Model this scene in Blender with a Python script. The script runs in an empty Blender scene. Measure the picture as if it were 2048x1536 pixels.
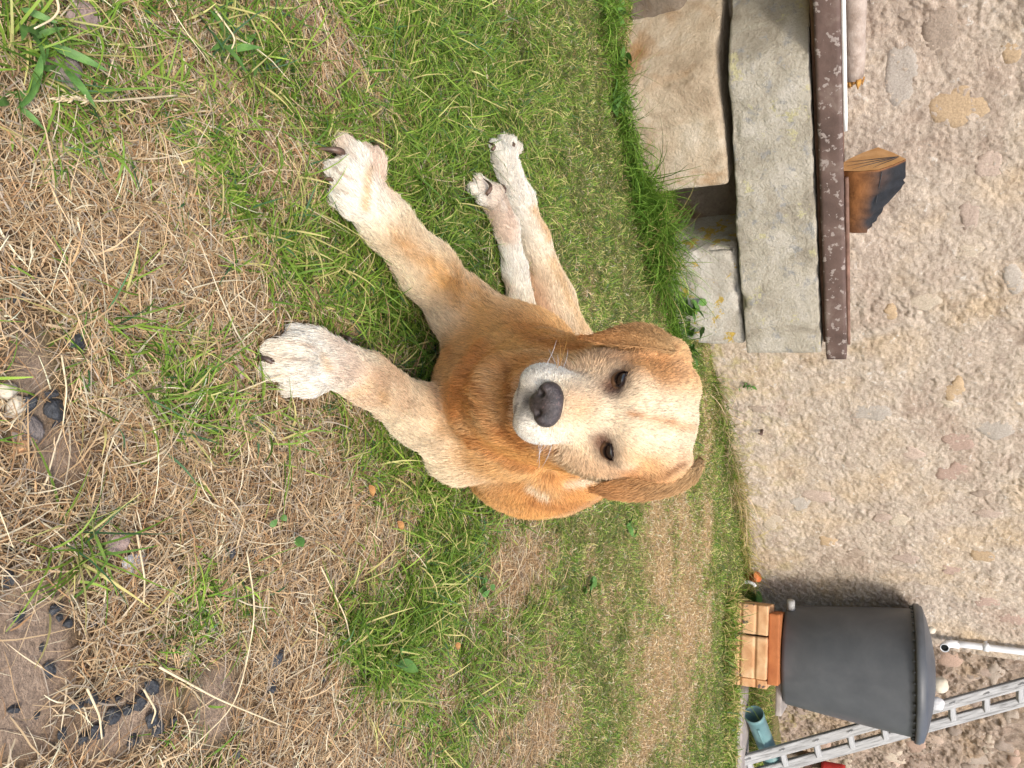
import bpy, math
import numpy as np
from mathutils import Vector, Matrix

# ------------------------------------------------------------------ camera, sky, sun, exposure
scene = bpy.context.scene
COL = scene.collection
FOC, PITCH, EYE = 1538.0, math.radians(25.0), 0.75        # focal length in photo pixels, downward tilt, eye height
cam_data = bpy.data.cameras.new('camera')
cam_data.sensor_width = 36.0
cam_data.lens = FOC / 2048.0 * 36.0
cam_data.clip_start, cam_data.clip_end = 0.02, 300.0
cam = bpy.data.objects.new('camera', cam_data)
COL.objects.link(cam)
FWD = np.array([0, math.cos(PITCH), -math.sin(PITCH)])
UPV = np.array([0, math.sin(PITCH), math.cos(PITCH)])
# the photograph lies on its side: the place's "up" runs to the right of the frame
cam.matrix_world = Matrix(((UPV[0], -1, -FWD[0], 0), (UPV[1], 0, -FWD[1], 0), (UPV[2], 0, -FWD[2], EYE), (0, 0, 0, 1)))
scene.camera = cam

SUN_AZ, SUN_EL = math.radians(22), math.radians(47)
TO_SUN = Vector((math.sin(SUN_AZ) * math.cos(SUN_EL), -math.cos(SUN_AZ) * math.cos(SUN_EL), math.sin(SUN_EL)))
world = bpy.data.worlds.new('World')
scene.world = world
world.use_nodes = True
wn, wl = world.node_tree.nodes, world.node_tree.links
sky = wn.new('ShaderNodeTexSky')
sky.sky_type = 'NISHITA'
sky.sun_disc = False
sky.sun_elevation = SUN_EL
sky.sun_rotation = math.pi - SUN_AZ
sky.dust_density = 3.0
sky.air_density = 1.0
sky.ozone_density = 1.0
wl.new(sky.outputs[0], wn['Background'].inputs['Color'])
wn['Background'].inputs['Strength'].default_value = 0.15
sun_data = bpy.data.lights.new('sun', 'SUN')
sun_data.energy = 1.5
sun_data.angle = math.radians(12.0)
sun_data.color = (1.0, 0.94, 0.84)
sun = bpy.data.objects.new('sun', sun_data)
sun.rotation_euler = (-TO_SUN).to_track_quat('-Z', 'Y').to_euler()
sun.location = (2, -3, 6)
COL.objects.link(sun)
scene.view_settings.view_transform = 'Standard'
scene.view_settings.look = 'None'
scene.view_settings.gamma = 1.0
scene.view_settings.exposure = 0.86
scene.cycles_curves.shape = 'RIBBONS'

# ------------------------------------------------------------------ helpers
RNG = np.random.default_rng(7)


def ray(U, H):
    return FWD + (H - 1024) / FOC * UPV + np.array([(U - 768) / FOC, 0, 0])


def on_height(U, H, z=0.0):
    """world point at height z seen in direction (U right, H up) of the upright photo"""
    r = ray(U, H)
    return np.array([0, 0, EYE]) + (z - EYE) / r[2] * r


def at_dist(U, H, y):
    """world point at distance y in front of the camera seen in direction (U, H)"""
    r = ray(U, H)
    return np.array([0, 0, EYE]) + y / r[1] * r


def lin(r, g, b):
    c = np.array([r, g, b], float) / 255
    return np.where(c <= 0.04045, c / 12.92, ((c + 0.055) / 1.055) ** 2.4)


def smooth(a, b, x):
    t = np.clip((x - a) / (b - a), 0, 1)
    return t * t * (3 - 2 * t)


def unit(v):
    v = np.asarray(v, float)
    return v / (np.linalg.norm(v, axis=-1, keepdims=True) + 1e-12)


def _hash(i, j, k, seed):
    h = (i.astype(np.int64) * 374761393 + j.astype(np.int64) * 668265263 + k.astype(np.int64) * 2147483647 + seed * 974634777) & 0xFFFFFFFF
    h = ((h ^ (h >> 13)) * 1274126177) & 0xFFFFFFFF
    h = ((h ^ (h >> 16)) * 2246822519) & 0xFFFFFFFF
    return ((h ^ (h >> 15)) & 0xFFFFFF) / float(0xFFFFFF)


def noise(P, scale=1.0, seed=0, octaves=1):
    """smooth value noise in -1..1 at points P (n,3)"""
    P = np.asarray(P, float) * scale
    out, amp, tot = np.zeros(len(P)), 1.0, 0.0
    for o in range(octaves):
        I = np.floor(P)
        f = P - I
        f = f * f * f * (f * (f * 6 - 15) + 10)
        I = I.astype(np.int64)
        v = 0
        for dx in (0, 1):
            wx = f[:, 0] if dx else 1 - f[:, 0]
            for dy in (0, 1):
                wy = f[:, 1] if dy else 1 - f[:, 1]
                for dz in (0, 1):
                    wz = f[:, 2] if dz else 1 - f[:, 2]
                    v = v + wx * wy * wz * _hash(I[:, 0] + dx, I[:, 1] + dy, I[:, 2] + dz, seed + o * 17)
        out += amp * (v * 2 - 1)
        tot += amp
        amp *= 0.5
        P = P * 2.03 + 11.7
    return out / tot


def mesh_np(name, verts, quads=None, tris=None, mat=None, parent=None, col=None, smooth_shade=True):
    """one mesh object out of numpy arrays"""
    me = bpy.data.meshes.new(name)
    verts = np.asarray(verts, np.float32)
    me.vertices.add(len(verts))
    me.vertices.foreach_set('co', verts.ravel())
    parts, starts, off = [], [], 0
    for arr, n in ((quads, 4), (tris, 3)):
        if arr is not None and len(arr):
            arr = np.asarray(arr, np.int32)
            parts.append(arr.ravel())
            starts.append(off + np.arange(len(arr), dtype=np.int32) * n)
            off += arr.size
    loops = np.concatenate(parts)
    starts = np.concatenate(starts)
    me.loops.add(len(loops))
    me.loops.foreach_set('vertex_index', loops)
    me.polygons.add(len(starts))
    me.polygons.foreach_set('loop_start', starts)
    me.update(calc_edges=True)
    me.polygons.foreach_set('use_smooth', np.full(len(starts), smooth_shade))
    if col is not None:
        a = me.color_attributes.new('Col', 'FLOAT_COLOR', 'POINT')
        c = np.ones((len(verts), 4), np.float32)
        c[:, :3] = col
        a.data.foreach_set('color', c.ravel())
    if mat:
        me.materials.append(mat)
    o = bpy.data.objects.new(name, me)
    COL.objects.link(o)
    if parent:
        o.parent = parent
    return o


def tag(o, label, cat=None, group=None):
    o['label'] = label
    if cat:
        o['category'] = cat
    if group:
        o['group'] = group
    return o


def thing(name, loc, label, cat, group=None):
    o = bpy.data.objects.new(name, None)
    o.location = loc
    o.empty_display_size = 0.05
    COL.objects.link(o)
    return tag(o, label, cat, group)


def adopt(root, *parts):
    """parent world-space parts to a thing's empty without moving them"""
    for p in parts:
        p.parent = root
        p.matrix_parent_inverse = Matrix.Translation(-Vector(root.location))


class Geo:
    """collects simple shapes into one mesh"""
    def __init__(self):
        self.v, self.q, self.t, self.n = [], [], [], 0

    def add(self, v, q=None, t=None):
        v = np.asarray(v, float)
        self.v.append(v)
        if q is not None:
            self.q.append(np.asarray(q, int).reshape(-1, 4) + self.n)
        if t is not None:
            self.t.append(np.asarray(t, int).reshape(-1, 3) + self.n)
        self.n += len(v)

    def tube(self, pts, radii, seg=10, caps=True):
        pts = np.asarray(pts, float)
        radii = np.broadcast_to(np.asarray(radii, float), (len(pts),))
        tan = unit(np.gradient(pts, axis=0))
        ref = np.array([0, 0, 1.0]) if abs(tan[0][2]) < 0.9 else np.array([1.0, 0, 0])
        rings = []
        for p, t, r in zip(pts, tan, radii):
            a = unit(np.cross(t, ref))
            b = np.cross(t, a)
            ref = ref - t * (ref @ t)
            th = np.arange(seg) / seg * 2 * math.pi
            rings.append(p + r * (np.cos(th)[:, None] * a + np.sin(th)[:, None] * b))
        v = np.concatenate(rings)
        n = len(pts)
        q = [(i * seg + j, i * seg + (j + 1) % seg, (i + 1) * seg + (j + 1) % seg, (i + 1) * seg + j) for i in range(n - 1) for j in range(seg)]
        t = None
        if caps:
            v = np.vstack([v, pts[:1], pts[-1:]])
            c0, c1 = n * seg, n * seg + 1
            t = [(c0, (j + 1) % seg, j) for j in range(seg)] + [(c1, (n - 1) * seg + j, (n - 1) * seg + (j + 1) % seg) for j in range(seg)]
        self.add(v, q, t)

    def lathe(self, prof, centre, seg=48):
        prof = np.asarray(prof, float)
        th = np.arange(seg) / seg * 2 * math.pi
        v = np.concatenate([np.stack([centre[0] + r * np.cos(th), centre[1] + r * np.sin(th), np.full(seg, centre[2] + z)], 1) for r, z in prof])
        q = [(i * seg + j, i * seg + (j + 1) % seg, (i + 1) * seg + (j + 1) % seg, (i + 1) * seg + j) for i in range(len(prof) - 1) for j in range(seg)]
        self.add(v, q)

    def build(self, name, mat, parent=None, smooth_shade=True, col=None):
        return mesh_np(name, np.concatenate(self.v), np.concatenate(self.q) if self.q else None, np.concatenate(self.t) if self.t else None,
                       mat, parent, col, smooth_shade)


def rounded_block(name, origin, ax, size, mat, parent=None, n=(10, 10, 10), r=0.01, amp=0.004, nscale=14, seed=0, warp=None, chip=0.0):
    """box with worn edges: origin corner, three axes, size; sides displaced by noise"""
    ax = np.asarray(ax, float)
    size = np.asarray(size, float)
    vs, qs, off = [], [], 0
    for d in range(3):
        a, b = [i for i in range(3) if i != d]
        for side in (0, 1):
            ga, gb = np.linspace(0, 1, n[a] + 1), np.linspace(0, 1, n[b] + 1)
            A, B = np.meshgrid(ga, gb, indexing='ij')
            p = np.zeros(A.shape + (3,))
            p[..., a], p[..., b], p[..., d] = A, B, side
            vs.append(p.reshape(-1, 3))
            idx = off + np.arange(A.size).reshape(A.shape)
            f = np.stack([idx[:-1, :-1], idx[1:, :-1], idx[1:, 1:], idx[:-1, 1:]], -1).reshape(-1, 4)
            if (side == 1) == (d == 1):
                f = f[:, ::-1]
            qs.append(f)
            off += A.size
    p = np.concatenate(vs) * size
    inner = np.clip(p, r, size - r)
    p = inner + unit(p - inner) * r
    nor = unit(p - size / 2)
    nor = unit(p - np.clip(p, r, size - r))
    w = np.asarray(origin) + p @ ax
    disp = noise(w, nscale, seed, 3) * amp + noise(w, nscale / 5, seed + 5, 2) * amp * .8
    if chip:
        fd = np.sort(np.minimum(p, size - p), axis=1)[:, 1]
        disp = disp - chip * smooth(.035, .0, fd) * smooth(.0, .5, noise(w, 11, seed + 9, 3))
    w = w + (nor @ ax) * disp[:, None]
    if warp is not None:
        w = warp(w, p)
    # merge the shared edges by welding equal positions
    key = np.round(w * 20000).astype(np.int64)
    _, first, inv = np.unique(key, axis=0, return_index=True, return_inverse=True)
    return mesh_np(name, w[first], inv.ravel()[np.concatenate(qs)], None, mat, parent)


# ------------------------------------------------------------------ materials
def new_mat(name, rough=0.8, spec=0.3):
    m = bpy.data.materials.new(name)
    m.use_nodes = True
    b = m.node_tree.nodes['Principled BSDF']
    b.inputs['Roughness'].default_value = rough
    b.inputs['Specular IOR Level'].default_value = spec
    return m, m.node_tree.nodes, m.node_tree.links, b


def tex(nodes, links, kind, scale, detail=4.0, rough=0.55, vec=None, dist=0.0):
    t = nodes.new('ShaderNodeTex' + kind)
    t.inputs['Scale'].default_value = scale
    if kind == 'Noise':
        t.inputs['Detail'].default_value = detail
        t.inputs['Roughness'].default_value = rough
        t.inputs['Distortion'].default_value = dist
    if vec is not None:
        links.new(vec, t.inputs['Vector'])
    return t


def ramp(nodes, links, src, stops, interp='LINEAR'):
    r = nodes.new('ShaderNodeValToRGB')
    r.color_ramp.interpolation = interp
    e = r.color_ramp.elements
    while len(e) < len(stops):
        e.new(0.5)
    for el, (p, c) in zip(e, stops):
        el.position = p
        el.color = (*c, 1) if len(c) == 3 else c
    links.new(src, r.inputs[0])
    return r


def mixc(nodes, links, fac, a, b, mode='MIX'):
    m = nodes.new('ShaderNodeMix')
    m.data_type = 'RGBA'
    m.blend_type = mode
    for sock, v in ((m.inputs[0], fac), (m.inputs[6], a), (m.inputs[7], b)):
        if hasattr(v, 'node'):
            links.new(v, sock)
        elif isinstance(v, (int, float)):
            sock.default_value = v
        else:
            sock.default_value = (*v, 1)
    return m.outputs[2]


def bump(nodes, links, bsdf, height, strength, dist=0.01, prev=None):
    b = nodes.new('ShaderNodeBump')
    b.inputs['Strength'].default_value = strength
    b.inputs['Distance'].default_value = dist
    links.new(height, b.inputs['Height'])
    if prev is not None:
        links.new(prev, b.inputs['Normal'])
    links.new(b.outputs[0], bsdf.inputs['Normal'])
    return b.outputs[0]


def coords(nodes):
    return nodes.new('ShaderNodeTexCoord').outputs['Object']


def mottled(name, stops, scale, rough=0.85, spec=0.25, bump_s=0.5, bump_scale=None, bump_d=0.006, speck=None, speck_scale=60, speck_at=0.62, dist=0.3):
    """stone, wood, plastic...: noise-mottled colour with fine relief"""
    m, N, L, b = new_mat(name, rough, spec)
    c = coords(N)
    t = tex(N, L, 'Noise', scale, 6, 0.6, c, dist)
    col = ramp(N, L, t.outputs['Fac'], stops).outputs[0]
    if speck is not None:
        s = tex(N, L, 'Noise', speck_scale, 3, 0.6, c)
        k = ramp(N, L, s.outputs['Fac'], [(speck_at - 0.02, (0, 0, 0)), (speck_at + 0.02, (1, 1, 1))]).outputs[0]
        col = mixc(N, L, k, col, speck)
    L.new(col, b.inputs['Base Color'])
    if bump_s:
        h = tex(N, L, 'Noise', bump_scale or scale * 6, 6, 0.65, c)
        bump(N, L, b, h.outputs['Fac'], bump_s, bump_d)
    return m


def attr_mat(name, rough, spec, translucent=0.0, bump_scale=0, bump_s=0.3, noise_mix=0.0):
    m, N, L, b = new_mat(name, rough, spec)
    a = N.new('ShaderNodeAttribute')
    a.attribute_name = 'Col'
    col = a.outputs['Color']
    if noise_mix:
        t = tex(N, L, 'Noise', 160, 5, 0.7, coords(N))
        k = ramp(N, L, t.outputs['Fac'], [(0.3, (1 - noise_mix,) * 3), (0.7, (1 + noise_mix,) * 3)]).outputs[0]
        col = mixc(N, L, 1.0, col, k, 'MULTIPLY')
    L.new(col, b.inputs['Base Color'])
    if bump_scale:
        t = tex(N, L, 'Noise', bump_scale, 6, 0.7, coords(N))
        bump(N, L, b, t.outputs['Fac'], bump_s, 0.006)
    if translucent:
        out = N['Material Output']
        tr = N.new('ShaderNodeBsdfTranslucent')
        L.new(col, tr.inputs['Color'])
        mx = N.new('ShaderNodeMixShader')
        mx.inputs[0].default_value = translucent
        L.new(b.outputs[0], mx.inputs[1])
        L.new(tr.outputs[0], mx.inputs[2])
        L.new(mx.outputs[0], out.inputs['Surface'])
    return m


M = {}
M['ground'] = attr_mat('soil', 0.95, 0.1, 0, 220, 0.9, 0.35)
M['grass'] = attr_mat('grass_blade', 0.55, 0.3, 0.3)
M['straw'] = attr_mat('straw_blade', 0.6, 0.3, 0.18)
M['leaf'] = mottled('leaf_green', [(0.3, (0.05, 0.13, 0.025)), (0.7, (0.12, 0.24, 0.05))], 60, 0.5, 0.4, 0.2)
M['dry_leaf'] = mottled('leaf_brown', [(0.3, (0.25, 0.10, 0.03)), (0.7, (0.45, 0.24, 0.08))], 120, 0.6, 0.3, 0.3)
M['fur_skin'] = attr_mat('dog_skin', 0.9, 0.1)
M['fur'] = attr_mat('dog_fur', 0.55, 0.25)
M['claw'] = mottled('claw_horn', [(0.35, (0.022, 0.015, 0.013)), (0.65, (0.15, 0.09, 0.06))], 70, 0.35, 0.5, 0.15)
M['nose'] = mottled('nose_leather', [(0.35, (0.022, 0.018, 0.018)), (0.7, (0.085, 0.066, 0.064))], 110, 0.33, 0.5, 0.7, 420, 0.0022, (0.17, 0.11, 0.10), 260, 0.66)
M['pad'] = mottled('paw_pad', [(0.3, (0.04, 0.03, 0.03)), (0.7, (0.12, 0.09, 0.08))], 90, 0.7, 0.3, 0.4)


def eye_mat():
    m, N, L, b = new_mat('eye_brown', 0.06, 0.6)
    a = N.new('ShaderNodeAttribute')
    a.attribute_name = 'Col'
    L.new(a.outputs['Color'], b.inputs['Base Color'])
    b.inputs['Coat Weight'].default_value = 0.8
    b.inputs['Coat Roughness'].default_value = 0.02
    return m


M['eye'] = eye_mat()


def wall_mat(name, tint, dark, pebble=1.0, rubble=False):
    """rough pebble-dash render: mottled mortar, light pebbles, dark pits, lichen"""
    m, N, L, b = new_mat(name, 0.92, 0.15)
    c = coords(N)
    big = tex(N, L, 'Noise', 3.2, 4, 0.6, c, 0.4)
    mid = tex(N, L, 'Noise', 17, 6, 0.65, c, 0.3)
    fine = tex(N, L, 'Noise', 95, 5, 0.7, c)
    col = ramp(N, L, mid.outputs['Fac'], [(0.28, dark), (0.47, tint), (0.72, tuple(min(0.72, x * 1.28) for x in tint))]).outputs[0]
    hue = ramp(N, L, big.outputs['Fac'], [(0.32, (0.86, 0.80, 0.78)), (0.5, (1, 1, 1)), (0.68, (1.05, 0.97, 0.83))]).outputs[0]
    col = mixc(N, L, 1.0, col, hue, 'MULTIPLY')
    v = tex(N, L, 'Noise', 34, 7, 0.72, c, 0.2)
    fleck = ramp(N, L, v.outputs['Fac'], [(0.60, (0, 0, 0)), (0.66, (pebble,) * 3)]).outputs[0]
    col = mixc(N, L, fleck, col, (0.66, 0.62, 0.56))
    sep = N.new('ShaderNodeSeparateXYZ')
    L.new(c, sep.inputs[0])
    low = N.new('ShaderNodeMapRange')
    low.inputs[1].default_value, low.inputs[2].default_value = 0.50, 0.12
    L.new(sep.outputs[2], low.inputs[0])
    alg = tex(N, L, 'Noise', 11, 6, 0.7, c, 0.4)
    ak = ramp(N, L, alg.outputs['Fac'], [(0.50, (0, 0, 0)), (0.62, (0.75, 0.75, 0.75))]).outputs[0]
    col = mixc(N, L, mixc(N, L, 1.0, low.outputs[0], ak, 'MULTIPLY'), col, (0.42, 0.36, 0.14))
    f2 = ramp(N, L, fine.outputs['Fac'], [(0.3, (0.66, 0.63, 0.60)), (0.55, (1, 1, 1)), (0.8, (1.12, 1.1, 1.08))]).outputs[0]
    col = mixc(N, L, 0.8, col, f2, 'MULTIPLY')
    L.new(col, b.inputs['Base Color'])
    n1 = bump(N, L, b, v.outputs['Fac'], 0.6, 0.014)
    bump(N, L, b, fine.outputs['Fac'], 0.9, 0.009, n1)
    return m


M['wall'] = wall_mat('pebble_render', (0.50, 0.425, 0.345), (0.37, 0.30, 0.24))
M['rubble'] = wall_mat('rubble_render', (0.33, 0.265, 0.21), (0.15, 0.115, 0.09), 0.5)


def sandstone(name, stops, stain, stain_at=0.58, scale=7, lichen=None, grey=None, lichen_at=0.60):
    m, N, L, b = new_mat(name, 0.9, 0.15)
    c = coords(N)
    t = tex(N, L, 'Noise', scale, 7, 0.62, c, 0.5)
    col = ramp(N, L, t.outputs['Fac'], stops).outputs[0]
    s = tex(N, L, 'Noise', 2.6, 4, 0.6, c, 0.6)
    k = ramp(N, L, s.outputs['Fac'], [(stain_at - 0.05, (0, 0, 0)), (stain_at + 0.06, (1, 1, 1))]).outputs[0]
    col = mixc(N, L, k, col, stain)
    if grey is not None:
        g = tex(N, L, 'Noise', 22, 5, 0.7, c)
        kg = ramp(N, L, g.outputs['Fac'], [(0.56, (0, 0, 0)), (0.64, (0.8, 0.8, 0.8))]).outputs[0]
        col = mixc(N, L, kg, col, grey)
    if lichen is not None:
        g = tex(N, L, 'Noise', 12, 5, 0.7, c, 0.3)
        kg = ramp(N, L, g.outputs['Fac'], [(lichen_at, (0, 0, 0)), (lichen_at + 0.04, (0.9, 0.9, 0.9))]).outputs[0]
        col = mixc(N, L, kg, col, lichen)
    f = tex(N, L, 'Noise', 130, 5, 0.7, c)
    f2 = ramp(N, L, f.outputs['Fac'], [(0.32, (0.75, 0.73, 0.7)), (0.55, (1, 1, 1))]).outputs[0]
    col = mixc(N, L, 0.7, col, f2, 'MULTIPLY')
    L.new(col, b.inputs['Base Color'])
    n1 = bump(N, L, b, f.outputs['Fac'], 1.0, 0.007)
    g3 = tex(N, L, 'Noise', 45, 6, 0.7, c, 0.6)
    n1 = bump(N, L, b, g3.outputs['Fac'], 0.8, 0.010, n1)
    bump(N, L, b, t.outputs['Fac'], 0.6, 0.012, n1)
    return m


M['stone_tan'] = sandstone('sandstone_tan', [(0.3, (0.36, 0.27, 0.18)), (0.5, (0.52, 0.42, 0.30)), (0.7, (0.60, 0.52, 0.41))], (0.40, 0.22, 0.09), 0.60)
M['stone_grey'] = sandstone('sandstone_grey', [(0.28, (0.27, 0.235, 0.18)), (0.5, (0.44, 0.40, 0.32)), (0.72, (0.56, 0.52, 0.45))], (0.45, 0.40, 0.27), 0.62, 9, (0.50, 0.46, 0.27), (0.30, 0.30, 0.29))
M['stone_pale'] = sandstone('sandstone_pale', [(0.3, (0.36, 0.31, 0.25)), (0.55, (0.52, 0.48, 0.41)), (0.75, (0.60, 0.57, 0.52))], (0.42, 0.33, 0.24), 0.62, 10, (0.50, 0.34, 0.05), None, 0.555)
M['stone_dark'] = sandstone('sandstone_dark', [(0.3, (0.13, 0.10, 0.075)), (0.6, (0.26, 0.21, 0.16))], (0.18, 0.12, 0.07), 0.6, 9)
M['rust'] = mottled('rusty_iron', [(0.3, (0.060, 0.038, 0.030)), (0.55, (0.115, 0.074, 0.060)), (0.75, (0.19, 0.145, 0.12))], 9, 0.7, 0.3, 0.5, 60, 0.003, (0.27, 0.225, 0.20), 42, 0.60)
M['lath'] = mottled('weathered_lath', [(0.3, (0.12, 0.07, 0.05)), (0.7, (0.26, 0.15, 0.11))], 20, 0.8, 0.25, 0.4)
M['white_strip'] = mottled('white_paint', [(0.3, (0.62, 0.62, 0.58)), (0.7, (0.75, 0.74, 0.70))], 20, 0.6, 0.3, 0.2)
M['log_end'] = mottled('log_end_grain', [(0.3, (0.50, 0.26, 0.09)), (0.7, (0.66, 0.40, 0.18))], 18, 0.8, 0.2, 0.4, 120)
M['coal'] = mottled('charcoal', [(0.3, (0.012, 0.013, 0.015)), (0.65, (0.05, 0.055, 0.063))], 60, 0.5, 0.5, 0.8, 130, 0.004)
M['driftwood'] = mottled('grey_branch', [(0.3, (0.25, 0.19, 0.15)), (0.7, (0.48, 0.40, 0.34))], 25, 0.85, 0.2, 0.6)
M['broken_wood'] = mottled('broken_wood', [(0.3, (0.30, 0.13, 0.04)), (0.6, (0.55, 0.30, 0.08))], 60, 0.8, 0.2, 0.6)
M['plastic_dark'] = mottled('barrel_plastic', [(0.3, (0.060, 0.066, 0.074)), (0.7, (0.095, 0.101, 0.110))], 6, 0.46, 0.4, 0.15, 400, 0.0008, (0.10, 0.10, 0.10), 80, 0.74)
M['terracotta'] = mottled('terracotta', [(0.3, (0.40, 0.20, 0.09)), (0.5, (0.56, 0.33, 0.17)), (0.72, (0.64, 0.45, 0.27))], 12, 0.85, 0.2, 0.5, 120, 0.003, (0.12, 0.09, 0.08), 16, 0.66)
M['terracotta_deep'] = mottled('terracotta_deep', [(0.3, (0.30, 0.10, 0.035)), (0.7, (0.45, 0.17, 0.06))], 9, 0.8, 0.25, 0.4)
M['concrete'] = mottled('concrete', [(0.3, (0.24, 0.21, 0.19)), (0.7, (0.38, 0.34, 0.31))], 12, 0.9, 0.15, 0.6)
M['grey_plastic'] = mottled('grey_plastic', [(0.3, (0.32, 0.32, 0.31)), (0.7, (0.42, 0.42, 0.41))], 20, 0.5, 0.4, 0.1)
M['pipe_white'] = mottled('pipe_white', [(0.3, (0.60, 0.62, 0.63)), (0.7, (0.74, 0.75, 0.75))], 12, 0.4, 0.4, 0.05)
M['shade_black'] = mottled('pipe_shade', [(0.3, (0.01, 0.012, 0.012)), (0.7, (0.02, 0.022, 0.022))], 20, 0.9, 0.1, 0)  # near-black colour standing for the shade inside a pipe
M['teal'] = mottled('teal_plastic', [(0.3, (0.10, 0.20, 0.205)), (0.7, (0.16, 0.28, 0.285))], 14, 0.45, 0.4, 0.1)
M['red'] = mottled('red_paint', [(0.3, (0.42, 0.03, 0.025)), (0.7, (0.55, 0.05, 0.04))], 12, 0.5, 0.4, 0.15)
M['orange'] = mottled('orange_plastic', [(0.3, (0.52, 0.13, 0.04)), (0.7, (0.62, 0.20, 0.07))], 30, 0.5, 0.4, 0.1)
M['cream_stone'] = mottled('cream_stone', [(0.3, (0.50, 0.44, 0.33)), (0.7, (0.66, 0.60, 0.49))], 20, 0.8, 0.2, 0.3)
M['pink_stone'] = mottled('pink_stone', [(0.3, (0.30, 0.21, 0.18)), (0.7, (0.47, 0.36, 0.32))], 40, 0.85, 0.2, 0.6)
M['grey_stone'] = mottled('grey_stone', [(0.3, (0.17, 0.145, 0.125)), (0.7, (0.34, 0.29, 0.26))], 60, 0.9, 0.2, 0.8, 200)
M['white_stone'] = mottled('white_stone', [(0.3, (0.50, 0.50, 0.51)), (0.7, (0.68, 0.68, 0.69))], 50, 0.8, 0.2, 0.5)


def ladder_wood():
    m, N, L, b = new_mat('ladder_wood', 0.85, 0.2)
    c = coords(N)
    mp = N.new('ShaderNodeMapping')
    mp.inputs['Scale'].default_value = (60, 60, 5)
    L.new(c, mp.inputs['Vector'])
    t = tex(N, L, 'Noise', 2.0, 6, 0.65, mp.outputs[0], 0.5)
    col = ramp(N, L, t.outputs['Fac'], [(0.30, (0.13, 0.125, 0.12)), (0.46, (0.30, 0.30, 0.295)), (0.72, (0.46, 0.46, 0.455))]).outputs[0]
    L.new(col, b.inputs['Base Color'])
    bump(N, L, b, t.outputs['Fac'], 0.6, 0.004)
    return m


M['ladder'] = ladder_wood()


def log_bark():
    """split side of a burnt log: brown lengthwise grain"""
    m, N, L, b = new_mat('log_side', 0.75, 0.3)
    a = N.new('ShaderNodeAttribute')
    a.attribute_name = 'Col'
    c = coords(N)
    t = tex(N, L, 'Noise', 26, 6, 0.7, c, 0.4)
    k = ramp(N, L, t.outputs['Fac'], [(0.3, (0.55, 0.5, 0.45)), (0.6, (1.2, 1.2, 1.2))]).outputs[0]
    L.new(mixc(N, L, 1.0, a.outputs['Color'], k, 'MULTIPLY'), b.inputs['Base Color'])
    bump(N, L, b, t.outputs['Fac'], 0.7, 0.006)
    return m


M['log'] = log_bark()

# ------------------------------------------------------------------ the ground
T = np.array([0.81, 0.587, 0.0])
T /= np.linalg.norm(T)                    # along the wall, to the right and away
NRM = np.array([T[1], -T[0], 0.0])        # out of the wall, towards the lawn
W0 = np.array([-0.06, 3.56, 0.0])         # a point at the foot of the wall
B0 = np.array([-0.135, 3.06, 0.0])        # right end of the stone bench's face
ZV = np.array([0, 0, 1.0])


def ground_z(x, y):
    x, y = np.asarray(x, float), np.asarray(y, float)
    P = np.stack([x.ravel(), y.ravel(), np.zeros(x.size)], 1)
    bumps = noise(P, 5.0, 3, 2) * 0.010 + noise(P, 22.0, 4, 2) * 0.004
    return 0.10 * smooth(2.3, 3.5, y) + 0.04 * smooth(3.4, 4.0, y) + bumps.reshape(x.shape) * (1 - smooth(6, 9, y))


def patches(P, lst):
    """sum of soft world-space patches; each given by where it lies in the photo"""
    out = np.zeros(len(P))
    for (ix, iy, rx, ry, w) in lst:
        c = on_height(iy, ix)
        e = abs(on_height(iy, ix + rx)[1] - c[1])
        f = abs(on_height(iy + ry, ix)[0] - c[0])
        d2 = ((P[:, 0] - c[0]) / f) ** 2 + ((P[:, 1] - c[1]) / e) ** 2
        out += w * np.exp(-d2)
    return out


GREEN_PATCH = [(880, 60, 300, 150, .34), (480, 80, 200, 90, .18), (70, 60, 80, 120, .35), (770, 580, 130, 150, .36), (920, 400, 150, 220, .28), (820, 900, 130, 100, .16), (1150, 350, 200, 380, .35),
               (780, 1310, 80, 80, .45), (860, 1170, 90, 110, .5), (700, 1230, 50, 80, .35), (1140, 1250, 90, 330, .3), (1430, 1250, 40, 420, .25), (560, 420, 110, 110, .28), (330, 800, 60, 60, .15),
               (150, 1110, 40, 40, .3), (860, 1080, 140, 60, .12), (730, 980, 60, 60, .15),
               (1050, 1130, 60, 70, -.75), (1060, 1380, 70, 200, -.45), (740, 1150, 70, 80, -.45), (1320, 1240, 50, 330, -.50), (690, 1470, 110, 100, -.3), (680, 110, 60, 90, -.35),
               (640, 1060, 120, 100, -.3), (1080, 1480, 80, 60, -.3), (1240, 1120, 60, 60, -.2), (960, 700, 40, 60, .2)]
BARE_PATCH = [(30, 1350, 110, 170, 1.5), (430, 1425, 55, 95, 1.4), (240, 1430, 100, 65, .75), (50, 740, 80, 140, .95), (290, 1090, 160, 60, .45), (60, 480, 60, 70, .4), (130, 130, 60, 100, .45), (120, 920, 80, 90, .75), (260, 1440, 90, 60, .8),
              (790, 130, 30, 60, .3), (40, 1050, 60, 60, .2)]


def green_amount(P):
    base = 0.14 + 0.34 * smooth(0.85, 1.5, P[:, 1]) + 0.22 * smooth(1.5, 2.2, P[:, 1])
    Q = P.copy()
    Q[:, 2] = 0
    streak = .30 * smooth(1.5, 2.3, P[:, 1]) * noise(Q * np.array([1.3, 6.5, 0]), 1.0, 23, 3)
    return np.clip(base + streak + patches(P, GREEN_PATCH) + 0.42 * noise(Q, 7.0, 21, 3) + 0.2 * noise(Q, 26, 22, 2), 0.02, 0.98)


def bare_amount(P):
    Q = P.copy()
    Q[:, 2] = 0
    return np.clip(patches(P, BARE_PATCH) + 0.30 * noise(Q, 9.0, 31, 3) - 0.05, 0, 1)


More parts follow.
